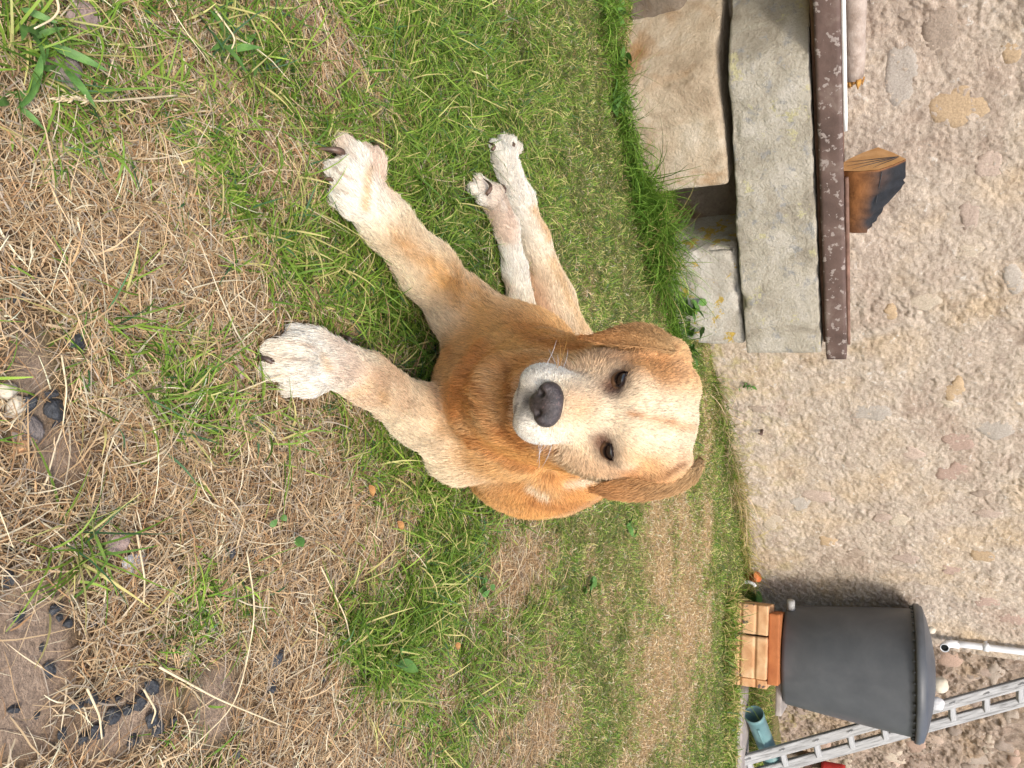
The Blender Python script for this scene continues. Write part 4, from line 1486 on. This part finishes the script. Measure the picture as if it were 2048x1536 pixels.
rb0 = A(1520, 1641, 4.95)
rbox = thing('red_box', tuple(rb0 - ZV * .0), 'red painted box on a dark timber stand at the right behind the ladder', 'box')
k = rounded_block('red_panel', rb0, (unit([.95, -.3, 0]), unit([.42, .9, 0]), ZV), (.55, .25, .135), M['red'], n=(10, 6, 6), r=.006, amp=.001, seed=801)
adopt(rbox, k)
for dx in (.03, .45):
    k = rounded_block('leg', rb0 + np.array([dx, .06 + dx * .2, -.36]), (unit([.98, .2, 0]), unit([-.2, .98, 0]), ZV), (.06, .06, .358), M['stone_dark'], n=(4, 4, 10), r=.004, amp=.003, seed=803)
    adopt(rbox, k)
k = rounded_block('crossbar', rb0 + np.array([.0, .03, -.10]), (unit([.98, .2, 0]), unit([-.2, .98, 0]), ZV), (.50, .04, .05), M['lath'], n=(10, 3, 3), r=.004, amp=.002, seed=804)
adopt(rbox, k)

oc = on_plane(1156, 1506, .075)
g = Geo()
g.tube([oc + np.array([0, 0, -.05]), oc + np.array([-.012, -.02, .022]), oc + np.array([-.014, -.023, .026])], [.026, .026, .028], 18)
cl = thing('pipe_end', tuple(oc - ZV * .05), 'orange drain pipe end with a white hose hook in the grass at the wall', 'pipe')
ob_ = g.build('socket', M['orange'])
g = Geo()
g.tube([oc + np.array([.034, -.03, .03 - .012]) + np.array([-.02 * math.sin(t * 2.6), -.01, -.085 * t + .015 * math.sin(t * 3.1)]) for t in np.linspace(0, 1, 12)], .009, 10)
adopt(cl, ob_, g.build('hose', M['pipe_white']))
sp = on_plane(862, 1524, .0)
g = Geo()
g.tube([sp - NRM * .02, sp + NRM * .03 - T * .005, sp + NRM * .045 - T * .02 - ZV * .01], [.007, .007, .003], 8)
tag(g.build('rusty_spike', M['rust']), 'small rusty spike sticking out low on the pale wall', 'spike')

# ------------------------------------------------------------------ stones and charcoal on the ground


def on_ground(ix, iy):
    p = on_height(iy, ix, 0.0)
    for _ in range(3):
        p = on_height(iy, ix, float(ground_z(p[0], p[1])))
    return p


for (ix, iy, rx, ry, mt, lab, sd, hz) in (
        (126, 148, 25, 26, 'grey_stone', 'rough grey stone half buried near broad grass leaves, at the upper left', 21, .5),
        (152, 36, 24, 28, 'pink_stone', 'angular pinkish stone half hidden by grass at the upper left corner', 22, .5),
        (267, 1127, 16, 26, 'white_stone', 'flat white stone flake lying on dry straw', 23, .25),
        (225, 1080, 20, 20, 'pink_stone', 'lumpy pinkish tan stone beside the white flake', 24, .5),
        (26, 815, 16, 13, 'cream_stone', 'smooth tan pebble next to charcoal at the left edge', 25, .6),
        (55, 862, 22, 26, 'grey_stone', 'flat grey stone below the tan pebble', 26, .3),
        (38, 893, 11, 10, 'terracotta', 'small red brick crumb near the grey stone', 27, .6),
        (474, 742, 14, 13, 'pink_stone', 'small pink stone beside the left paw tip', 28, .6),
        (8, 782, 14, 14, 'cream_stone', 'pale broken stone with dark spot at the left edge', 29, .6),
        (676, 1029, 9, 12, 'white_stone', 'bright white chip in the grass below the dog', 30, .3),
        (372, 1305, 12, 16, 'cream_stone', 'pale papery chip among the straw above the charcoal heap', 31, .3),
        (92, 118, 12, 14, 'pink_stone', 'small pinkish stone left of the rough grey stone', 33, .5)):
    p = on_ground(ix, iy)
    sc = np.linalg.norm(p - np.array([0, 0, EYE])) / FOC
    rr = (ry * sc, rx * sc * 1.25, min(rx, ry) * sc * hz * 1.5)
    rock('stone', p + ZV * rr[2] * .45, rr, M[mt], lab, 'stone', 'loose stones on the ground', sd, .2, sd * 1.3, facet=mt in ('white_stone', 'pink_stone'))
COALS = [(148, 687, 19, 19, 'largest charcoal cube standing alone on the straw'), (55, 805, 17, 18, 'charcoal lump touching the tan pebble'), (105, 822, 19, 20, 'big charcoal lump right of the pebble pair'),
         (100, 788, 12, 10, 'small charcoal chip between the two big lumps near the tan pebble'), (115, 845, 14, 9, 'charcoal chip under the big lump near the tan pebble'), (33, 597, 12, 12, 'charcoal bit at the left edge on bare soil'), (70, 558, 9, 9, 'bluish charcoal bit above the left edge soil'), (46, 660, 6, 6, 'tiny charcoal crumb on bare soil left of the charcoal cube'),
         (472, 822, 12, 8, 'charcoal sliver beside the lower front paw'), (10, 1160, 16, 13, 'slaty charcoal piece at the left edge below the dry tuft'), (38, 1229, 9, 14, 'oblong charcoal piece on sandy soil'),
         (110, 1215, 13, 12, 'charcoal lump on the upper edge of the sandy patch, biggest of a small cluster'), (132, 1245, 9, 9, 'round charcoal bit just right of the small cluster on the sandy edge'), (118, 1236, 7, 7, 'tiny charcoal crumb inside the small cluster on the sandy edge'), (96, 1337, 11, 16, 'upright bluish charcoal piece on the sandy patch'), (82, 1295, 7, 7, 'small charcoal bit on open sand between two oblong pieces'), (186, 1250, 7, 7, 'charcoal crumb in straw right of the sandy edge cluster'),
         (24, 1418, 10, 8, 'charcoal bit low on the sandy patch at the left edge'), (72, 1430, 6, 8, 'charcoal crumb on sand left of the heap'), (458, 1105, 14, 11, 'charcoal bit in straw next to the round leaved seedling, the larger of a pair'), (506, 1100, 10, 9, 'round charcoal bit next to the seedling, the one nearer the dog'), (348, 1120, 6, 6, 'tiny charcoal crumb right of the white flake'), (357, 1135, 5, 5, 'tiniest charcoal crumb below the one right of the white flake'), (551, 1315, 13, 26, 'long black charcoal piece in straw right of the sandy patch'),
         (538, 1372, 11, 17, 'charcoal piece just below the long black one in the straw'), (385, 1302, 5, 6, 'charcoal crumb beside the pale papery chip'), (380, 1366, 5, 5, 'charcoal crumb on the edge of the right sandy patch'), (297, 1372, 17, 14, None), (275, 1400, 15, 17, None), (220, 1428, 14, 16, None), (180, 1395, 16, 14, None), (150, 1405, 12, 12, None),
         (300, 1440, 14, 20, None), (310, 1458, 13, 12, None), (190, 1460, 14, 14, None), (162, 1475, 12, 12, None), (262, 1480, 12, 10, None), (250, 1420, 11, 11, None), (345, 1440, 8, 9, None), (205, 1405, 10, 9, None),
         (120, 1468, 10, 8, 'charcoal bit on sand just left of the heap'), (320, 1482, 9, 9, None), (235, 1395, 9, 8, None), (470, 1508, 10, 8, 'charcoal bit in straw near the lower frame edge'), (643, 1355, 8, 7, 'single slaty charcoal bit in straw far right of the heap'), (380, 440, 12, 9, 'charcoal bits in the dry grass left of the right paw'), (20, 1105, 8, 8, 'charcoal bit at the left edge above the slaty piece'), (165, 1215, 6, 5, 'charcoal crumb above the sandy edge cluster')]
for n_, (ix, iy, rx, ry, lab) in enumerate(COALS):
    p = on_ground(ix, iy)
    sc = np.linalg.norm(p - np.array([0, 0, EYE])) / FOC
    rr = (ry * sc * .88, rx * sc * 1.02, min(rx, ry) * sc * .8)
    heap = ix > 130 and ix < 350 and iy > 1360
    rock('charcoal', p + ZV * rr[2] * .5, rr, M['coal'], lab or ('black charcoal piece in the heap at the lower left' if heap else 'small black charcoal bit scattered in the dry grass'), 'charcoal',
         'charcoal heap pieces' if heap else ('scattered charcoal bits' if lab is None else 'charcoal pieces on the ground'), 900 + n_, .25, n_ * .9, facet=True)

# ------------------------------------------------------------------ grass


def blades(name, P, az, elev, length, width, colour, seg, mat, droop=0.6, bend=0.5, rng=None, tip=0.25, check=True, roll=None):
    """many narrow blades in one mesh; colour per blade"""
    n = len(P)
    t = np.linspace(0, 1, seg + 1)[None, :, None]
    d = np.stack([np.cos(az), np.sin(az), np.zeros(n)], 1)[:, None]
    side = np.stack([-np.sin(az), np.cos(az), np.zeros(n)], 1)[:, None]
    L = length[:, None, None]
    b = (rng.normal(0, 1, n) * bend)[:, None, None]
    ce, se = np.cos(elev)[:, None, None], np.sin(elev)[:, None, None]
    dr = (np.abs(rng.normal(droop, .35, n)))[:, None, None]
    S = P[:, None] + L * (d * (t * ce + 0.25 * dr * se * t * t) + side * b * t * t * .6 + ZV * (t * se - dr * se * t * t * .62))
    gz = ground_z(S[..., 0], S[..., 1])
    hmin = rng.uniform(.001, .010, n)[:, None]
    S[..., 2] = np.maximum(S[..., 2], gz + hmin * np.minimum(t[..., 0] * 4, 1))
    tan = unit(np.gradient(S, axis=1))
    if roll is None:
        roll = rng.normal(0, .6, n)
    wv = side * np.cos(roll)[:, None, None] + ZV * np.sin(roll)[:, None, None]
    wv = unit(wv - tan * (wv * tan).sum(-1, keepdims=True))
    prof = np.interp(t[..., 0], [0, .15, .6, 1], [.6, 1, .8, tip])[..., None]
    hw = width[:, None, None] * .5 * prof
    V = np.stack([S - wv * hw, S + wv * hw], 2)
    keep = np.ones(n, bool)
    if check:
        for i in range(0, seg + 1):
            keep &= sample(DOG, DOG_LO, VOX, S[:, i]) > 0.002
    for i in (0, seg // 2, seg):
        q = S[:, i]
        sw, nw = (q - W0) @ T, (q - W0) @ NRM
        keep &= ~((nw < .004) & (sw < 1.81)) & ~(nw < -.41)
        sb, nb = (q - B0) @ T, (q - B0) @ NRM
        inb = (nb < .014) & (nb > -.45) & (((sb > -1.06) & (sb < -.66)) | ((sb > -.43) & (sb < .0)) | ((sb > -1.05) & (sb < .02) & ((q[:, 2] > .30) | (nb < -.28)))) & (q[:, 2] < .60)
        keep &= ~inb
        rel = q - bo_
        keep &= ~((rel @ bx > -.005) & (rel @ bx < .40) & (rel @ by > -.02) & (rel @ by < .35) & (q[:, 2] < .32))
        keep &= ~((q[:, 0] > 1.555) & (q[:, 0] < 3.47) & (q[:, 1] > 4.015) & (q[:, 1] < 4.295) & (q[:, 2] < .165))
    V = V[keep]
    m = len(V)
    i = np.arange(m * (seg + 1) * 2).reshape(m, seg + 1, 2)
    q = np.stack([i[:, :-1, 0], i[:, :-1, 1], i[:, 1:, 1], i[:, 1:, 0]], -1).reshape(-1, 4)
    c = np.repeat(colour[keep][:, None], (seg + 1) * 2, 1)
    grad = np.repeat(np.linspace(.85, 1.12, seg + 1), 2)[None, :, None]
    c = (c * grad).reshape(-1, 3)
    return V.reshape(-1, 3), q, c


def join(lst):
    V, Q, C, k = [], [], [], 0
    for v, q, c in lst:
        V.append(v)
        Q.append(q + k)
        C.append(c)
        k += len(v)
    return np.concatenate(V), np.concatenate(Q), np.concatenate(C)


gr = np.random.default_rng(101)


def scatter(y0, y1, per_m2):
    """random ground points in the wedge the lawn shows"""
    hw = lambda y: .28 * y / .5 * .97 + .20
    area = (y1 - y0) * (hw(y0) + hw(y1))
    n = int(area * per_m2)
    y = y0 + (y1 - y0) * gr.random(int(n * 1.6))
    keep = gr.random(len(y)) < hw(y) / hw(y1)
    y = y[keep]
    x = gr.uniform(-1, 1, len(y)) * hw(y)
    P = np.stack([x, y, np.zeros(len(x))], 1)
    P[:, 2] = ground_z(x, y)
    return P


def straw_colour(n):
    k = gr.random((n, 1))
    c = np.array([.46, .305, .155]) * (1 - k) + np.array([.62, .47, .285]) * k
    u = gr.random(n)
    c[u < .16] = np.array([.40, .33, .25])
    c[u > .86] = np.array([.66, .58, .40])
    c[(u > .2) & (u < .36)] = np.array([.36, .21, .10])
    return np.clip(c * gr.normal(1, .16, (n, 1)), .03, .78)


def green_colour(n, lush, dry=None):
    k = gr.random((n, 1))
    c = np.array([.085, .195, .018]) * (1 - k) + np.array([.32, .47, .065]) * k
    c = c * (1 - .25 * lush[:, None])
    u = gr.random(n)
    c[u < (.20 if dry is None else dry)] = np.array([.54, .48, .18])
    c[u > .93] = np.array([.06, .14, .055])
    return np.clip(c * gr.normal(1, .15, (n, 1)), .01, .6)


straw_sets, green_sets = [], []
bands = [(.25, .75, 54000, 4, 1.0), (.75, 1.25, 42000, 4, 1.0), (1.25, 1.9, 28000, 3, 1.0), (1.9, 2.7, 24000, 2, 1.1), (2.7, 3.6, 18000, 2, 1.3), (3.6, 5.3, 11000, 2, 1.7)]
for y0, y1, dens, seg, wf in bands:
    P = scatter(y0, y1, dens)
    gAm, bAm = green_amount(P), bare_amount(P)
    thin = gr.random(len(P)) < (1 - .975 * smooth(.15, .60, bAm))
    P, gAm = P[thin], gAm[thin]
    isg = gr.random(len(P)) < .88 * smooth(.12, .88, gAm)
    # dry straw: lies in swirls
    S = P[~isg]
    n = len(S)
    sw = noise(S * np.array([1, 1, 0]), 9, 131, 2) * 5 + noise(S * np.array([1, 1, 0]), 30, 132, 1) * 2.0
    short = 1 - .62 * smooth(1.5, 2.2, S[:, 1])
    up = smooth(1.6, 2.4, S[:, 1])
    straw_sets.append(blades('s', S, sw + gr.normal(0, .75, n) + math.pi * (gr.random(n) < .5), np.abs(gr.normal(.26 + .30 * up, .24, n)), np.clip(gr.lognormal(math.log(.027), .52, n), .008, .11) * short,
                             np.clip(gr.lognormal(math.log(.00118), .38, n), .0006, .0022) * wf, np.clip(straw_colour(n) * (1 + .22 * up[:, None]), .03, .85), seg, M['straw'], .7, .9, gr))
    # green blades: stand in tufts
    Gp = P[isg]
    n = len(Gp)
    lush = green_amount(Gp)
    sw = noise(Gp * np.array([1, 1, 0]), 14, 141, 2) * 6
    short = 1 - .62 * smooth(1.4, 2.1, Gp[:, 1])
    green_sets.append(blades('g', Gp, sw + gr.normal(0, .8, n), np.clip(gr.normal(.72 + .25 * smooth(1.4, 2.2, Gp[:, 1]), .30, n), .12, 1.5), np.clip(gr.lognormal(math.log(.043), .42, n), .012, .12) * short * (.78 + .22 * smooth(.8, 1.1, Gp[:, 1])),
                             np.clip(gr.lognormal(math.log(.0021), .30, n), .0008, .0034) * wf * (1 - .2 * smooth(1.4, 2.1, Gp[:, 1])), green_colour(n, lush, .14 + .12 * smooth(1.3, 2.2, Gp[:, 1])), seg, M['grass'], .75, .35, gr))

# scattered long bright stalks over everything
P = scatter(.3, 1.6, 170)
n = len(P)
straw_sets.append(blades('l', P, gr.uniform(0, 6.28, n), np.abs(gr.normal(.2, .15, n)), gr.uniform(.05, .13, n), gr.uniform(.0012, .0024, n), np.clip(np.array([.66, .54, .36]) * gr.normal(1, .14, (n, 1)), .2, .8), 8, M['straw'], .6, .8, gr))


def tuft(sets, centre, spread, n, length, elev, width, colour, az=None, az_sd=1.0, seg=5, droop=.6):
    P = np.asarray(centre) + gr.normal(0, 1, (n, 3)) * np.asarray(spread)
    P[:, 2] = ground_z(P[:, 0], P[:, 1])
    a = gr.uniform(0, 6.28, n) if az is None else gr.normal(az, az_sd, n)
    sets.append(blades('t', P, a, np.clip(gr.normal(elev, .2, n), .2, 1.5), length * np.clip(gr.lognormal(0, .3, n), .35, 1.9), np.full(n, width) * gr.uniform(.7, 1.3, n), colour(n), seg, None, droop, .35, gr))


lush_c = lambda n: green_colour(n, np.full(n, .6)) * .95
vivid_c = lambda n: np.clip((np.array([.055, .15, .014]) + np.array([.19, .24, .045]) * gr.random((n, 1))) * gr.normal(1, .12, (n, 1)), .01, .6)
yel_c = lambda n: np.clip(np.array([.52, .42, .17]) * gr.normal(1, .18, (n, 1)), .05, .75)
pale_c = lambda n: np.clip(np.array([.60, .45, .29]) * gr.normal(1, .16, (n, 1)), .05, .75)
# tall grass against the bench and along the wall
for (s0, s1, k, ln_, cf_) in ((-1.06, -.70, 800, .10, vivid_c), (-.74, -.36, 1300, .19, vivid_c), (-.42, .02, 700, .12, vivid_c), (-1.5, -1.05, 500, .11, vivid_c), (-.62, -.36, 120, .19, yel_c)):
    s = gr.uniform(s0, s1, k)
    P = B0 + s[:, None] * T + NRM * np.abs(gr.normal(.02, .065, (k, 1))) + NRM * .012
    P[:, 2] = ground_z(P[:, 0], P[:, 1])
    az_ = math.atan2(NRM[1], NRM[0])
    green_sets.append(blades('e', P, gr.normal(az_, 1.1, k), np.clip(gr.normal(1.1, .25, k), .3, 1.5), ln_ * np.clip(gr.lognormal(0, .3, k), .4, 1.8), gr.uniform(.002, .0042, k), cf_(k), 5, None, .8, .4, gr))
for (s0, s1, k, ln_, cf_, el_m) in ((.0, .55, 500, .10, lush_c, 1.1), (.0, .95, 420, .12, pale_c, 1.0), (.5, 1.35, 500, .12, yel_c, 1.05), (.45, 1.5, 600, .09, lush_c, 1.1), (1.3, 1.8, 420, .07, lush_c, 1.1)):
    s = gr.uniform(s0, s1, k)
    P = W0 + s[:, None] * T + NRM * (np.abs(gr.normal(.0, .05, (k, 1))) + .03)
    P[:, 2] = ground_z(P[:, 0], P[:, 1])
    az_ = math.atan2(NRM[1], NRM[0])
    green_sets.append(blades('e', P, gr.normal(az_, 1.2, k), np.clip(gr.normal(el_m, .25, k), .3, 1.5), ln_ * np.clip(gr.lognormal(0, .3, k), .4, 1.8), gr.uniform(.002, .0038, k), cf_(k), 5, None, .8, .45, gr))
# long grass around and in front of the clay blocks and the path
for (x0_, x1_, y0_, y1_, k, ln_) in ((1.0, 1.60, 3.70, 3.90, 900, .09), (1.50, 2.4, 3.70, 3.98, 1100, .045), (1.62, 2.6, 4.34, 5.2, 2600, .09)):
    P = np.stack([gr.uniform(x0_, x1_, k), gr.uniform(y0_, y1_, k), np.zeros(k)], 1)
    P[:, 2] = ground_z(P[:, 0], P[:, 1])
    green_sets.append(blades('f', P, gr.uniform(0, 6.28, k), np.clip(gr.normal(1.1, .25, k), .3, 1.5), ln_ * np.clip(gr.lognormal(0, .3, k), .4, 1.8), gr.uniform(.003, .006, k), np.where(gr.random((k, 1)) < .3, yel_c(k), lush_c(k)), 4, None, .7, .4, gr))
# denser green tufts in the worn foreground
for (ix, iy, k, sp_, ln_) in ((560, 430, 90, .035, .07), (760, 560, 200, .06, .065), (700, 640, 160, .05, .065), (800, 880, 160, .06, .06), (860, 820, 120, .05, .06), (150, 1100, 60, .02, .07), (330, 800, 60, .03, .06), (760, 1320, 160, .035, .075),
                             (860, 1190, 160, .04, .08), (700, 1230, 90, .03, .07), (440, 90, 140, .05, .06), (520, 60, 140, .05, .07), (250, 660, 30, .02, .06), (560, 870, 40, .02, .06), (40, 60, 60, .03, .08), (930, 1360, 150, .05, .08),
                             (660, 260, 90, .04, .06), (600, 520, 80, .04, .06), (470, 480, 50, .03, .06), (860, 700, 160, .04, .06)):
    tuft(green_sets, on_ground(ix, iy), (sp_, sp_, 0), k, ln_, .75, .0026, lush_c)

v, q, c = join(straw_sets)
dry = mesh_np('dry_grass', v, q, None, M['straw'], None, c)
dry['kind'] = 'stuff'
tag(dry, 'dry straw coloured grass lying in swirls over the lawn')
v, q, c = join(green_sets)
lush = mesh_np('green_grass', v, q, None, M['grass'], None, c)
lush['kind'] = 'stuff'
tag(lush, 'green grass blades and tufts of the lawn')


# ------------------------------------------------------------------ weeds, broad leaves, stalks
def leaf_mesh(name, length, width, mat, fold=.25, curl=.35, ns=8):
    V, q = [], []
    for i in range(ns + 1):
        t = i / ns
        w = width * .5 * max(.03, math.sin(math.pi * min(1, t ** .75)) ** .8 if t < 1 else .03)
        z = length * (.25 * t - curl * t * t)
        V += [(length * t, -w, z + w * fold), (length * t, 0, z), (length * t, w, z + w * fold)]
    for i in range(ns):
        for j in (0, 1):
            a = i * 3 + j
            q.append((a, a + 1, a + 4, a + 3))
    o = mesh_np(name, V, q, None, mat)
    return o


def weed(ix, iy, label, n, length, width, cat='weed', name='weed', elev=(.2, .9), at=None, h=.02):
    p = on_ground(ix, iy) if at is None else at
    root = thing(name, tuple(p), label, cat)
    proto = leaf_mesh('leaf', length, width, M['leaf'])
    for k in range(n):
        o = proto if k == 0 else proto.copy()
        if k:
            COL.objects.link(o)
        o.parent = root
        s = gr.uniform(.6, 1.25)
        o.scale = (s, s * gr.uniform(.8, 1.2), s)
        o.rotation_euler = (gr.normal(0, .3), -gr.uniform(*elev), gr.uniform(0, 6.28))
        o.location = (gr.normal(0, .012), gr.normal(0, .012), h * gr.uniform(.1, 1.4))
    return root


weed(1235, 118, 'bright green broadleaf weed at the foot of the tan block', 12, .055, .026)
weed(1222, 205, 'leafy weed in front of the tan block corner, nearer the dog', 12, .055, .022)
weed(1225, 20, 'dark green weed at the upper edge beside the brown boulder', 9, .05, .026)
weed(1345, 615, 'green nettle-like weed against the pale lichen block, the middle one', 12, .06, .034, h=.07)
weed(1362, 655, 'broad leaved weed under the yellow lichen patch of the pale block', 12, .06, .036, h=.06)
weed(1350, 700, 'weed with arrow shaped leaves at the right corner of the pale block', 9, .06, .034, h=.05)
weed(1495, 1205, 'low dark green weed left of the orange clay blocks', 14, .06, .05, h=.05)
weed(1165, 1175, 'small clover patch in the lawn right of the dog', 9, .028, .024)
weed(950, 1165, 'clover leaves in the lawn below the dog', 9, .026, .022)
weed(1250, 1045, 'small broad leaf plant right of the drooping ear', 6, .04, .02)
weed(945, 985, 'two dock leaves in the grass beside the dog flank', 3, .045, .016)
weed(545, 1065, 'tiny round leaved seedling in the dry straw', 4, .016, .012)
weed(775, 1335, 'single pale leaf plant in a green tuft', 4, .035, .016)
weed(0, 0, 'thin green weed growing on the foot of the pale wall', 16, .030, .012, at=on_plane(772, 1472, .02), h=.06, elev=(-.3, 1.3))
for (ix, iy, lab, n) in ((35, 60, 'broad bladed grass with wide leaves in the upper left corner', 9), (25, 215, 'wide dark green grass leaves at the left edge near the grey stone', 5), (118, 165, 'single broad grass leaf lying over the grey stone', 3),
                         (430, 95, 'broad bladed grass tuft at the top left of the lawn', 8), (480, 130, 'pale green broad grass leaves beside the top tuft', 6), (590, 700, 'broad green grass leaves between the two front paws', 4)):
    weed(ix, iy, lab, n, .046, .0085, 'grass clump', 'broad_grass', (.15, .8), h=.012)
for (ix, iy, lab) in ((888, 1281, 'curled orange brown dead leaf in the green tuft'), (712, 968, 'small orange brown leaf scrap beside the front paw'), (1252, 1072, 'yellow fallen leaf with brown spots on the lawn'), (770, 1040, 'brown leaf scrap in the straw')):
    o = leaf_mesh('fallen_leaf', .022 if ix < 1000 else .034, .012 if ix < 1000 else .018, M['dry_leaf'] if ix < 1200 else M['leaf'], .6, .2)
    o.location = tuple(on_ground(ix, iy) + ZV * .025)
    o.rotation_euler = (.3, 0, gr.uniform(0, 6.28))
    tag(o, lab, 'leaf')


def stalk(pts, r, label, head=False):
    P = np.array([on_ground(ix, iy) + ZV * h for ix, iy, h in pts])
    k = np.linspace(0, 1, len(P))
    t = np.linspace(0, 1, 20)
    Q = np.stack([np.interp(t, k, P[:, i]) for i in range(3)], 1)
    for _ in range(4):
        Q[1:-1] = .5 * Q[1:-1] + .25 * (Q[:-2] + Q[2:])
    g = Geo()
    g.tube(Q, np.linspace(r, r * .6, 20), 6)
    root = thing('straw_stalk', tuple(Q[0]), label, 'stalk')
    adopt(root, g.build('stem', M['straw_stem']))
    if head:
        for j in range(16):
            g = Geo()
            b_ = Q[-1] + (Q[-6] - Q[-1]) * (j / 15)
            d_ = unit(unit(Q[-1] - Q[-4]) + gr.normal(0, .35, 3))
            L_ = .010
            g.tube([b_, b_ + d_ * L_ * .5, b_ + d_ * L_], [.0008, .0014, .0003], 5)
            adopt(root, g.build('seed', M['straw_stem']))


M['straw_stem'] = mottled('straw_stem', [(0.3, (.56, .44, .26)), (0.7, (.72, .62, .42))], 60, 0.6, 0.3, 0)
stalk([(330, 196, .02), (240, 205, .028), (160, 212, .03), (75, 205, .03)], .0013, 'straw stalk with a feathery seed head, across the upper left', True)
stalk([(40, 0, .05), (38, 45, .06), (30, 62, .055), (0, 78, .05)], .0014, 'pale kinked straw stalk in the upper left corner')
stalk([(110, 710, .01), (108, 780, .02), (110, 850, .012)], .0011, 'thin white stalk across the charcoal pieces at the left edge')
stalk([(470, 1100, .02), (472, 1220, .035), (440, 1400, .03), (360, 1500, .012)], .0012, 'long arching pale stalk across the sandy patch')
stalk([(300, 1330, .015), (400, 1390, .03), (540, 1445, .02)], .0016, 'straight golden stalk lying from the charcoal heap to the right')
stalk([(254, 1060, .015), (252, 1150, .03), (275, 1205, .01)], .0013, 'golden stalk crossing the white stone flake')
stalk([(148, 1370, .02), (160, 1420, .03), (178, 1470, .02)], .0015, 'short thick pale stalk standing over the charcoal heap')
stalk([(262, 1372, .02), (268, 1410, .035), (278, 1440, .02)], .0014, 'second pale stalk over the charcoal heap')
stalk([(625, 1130, .015), (660, 1230, .03), (690, 1290, .012)], .0012, 'bent pale stalk in the straw below the dog')
stalk([(445, 790, .012), (540, 745, .03), (610, 745, .012)], .0010, 'thin straw stalk reaching to the lower front paw')
stalk([(405, 25, .02), (425, 90, .04), (435, 130, .012)], .0013, 'orange straw stalk in the green tuft at the top')
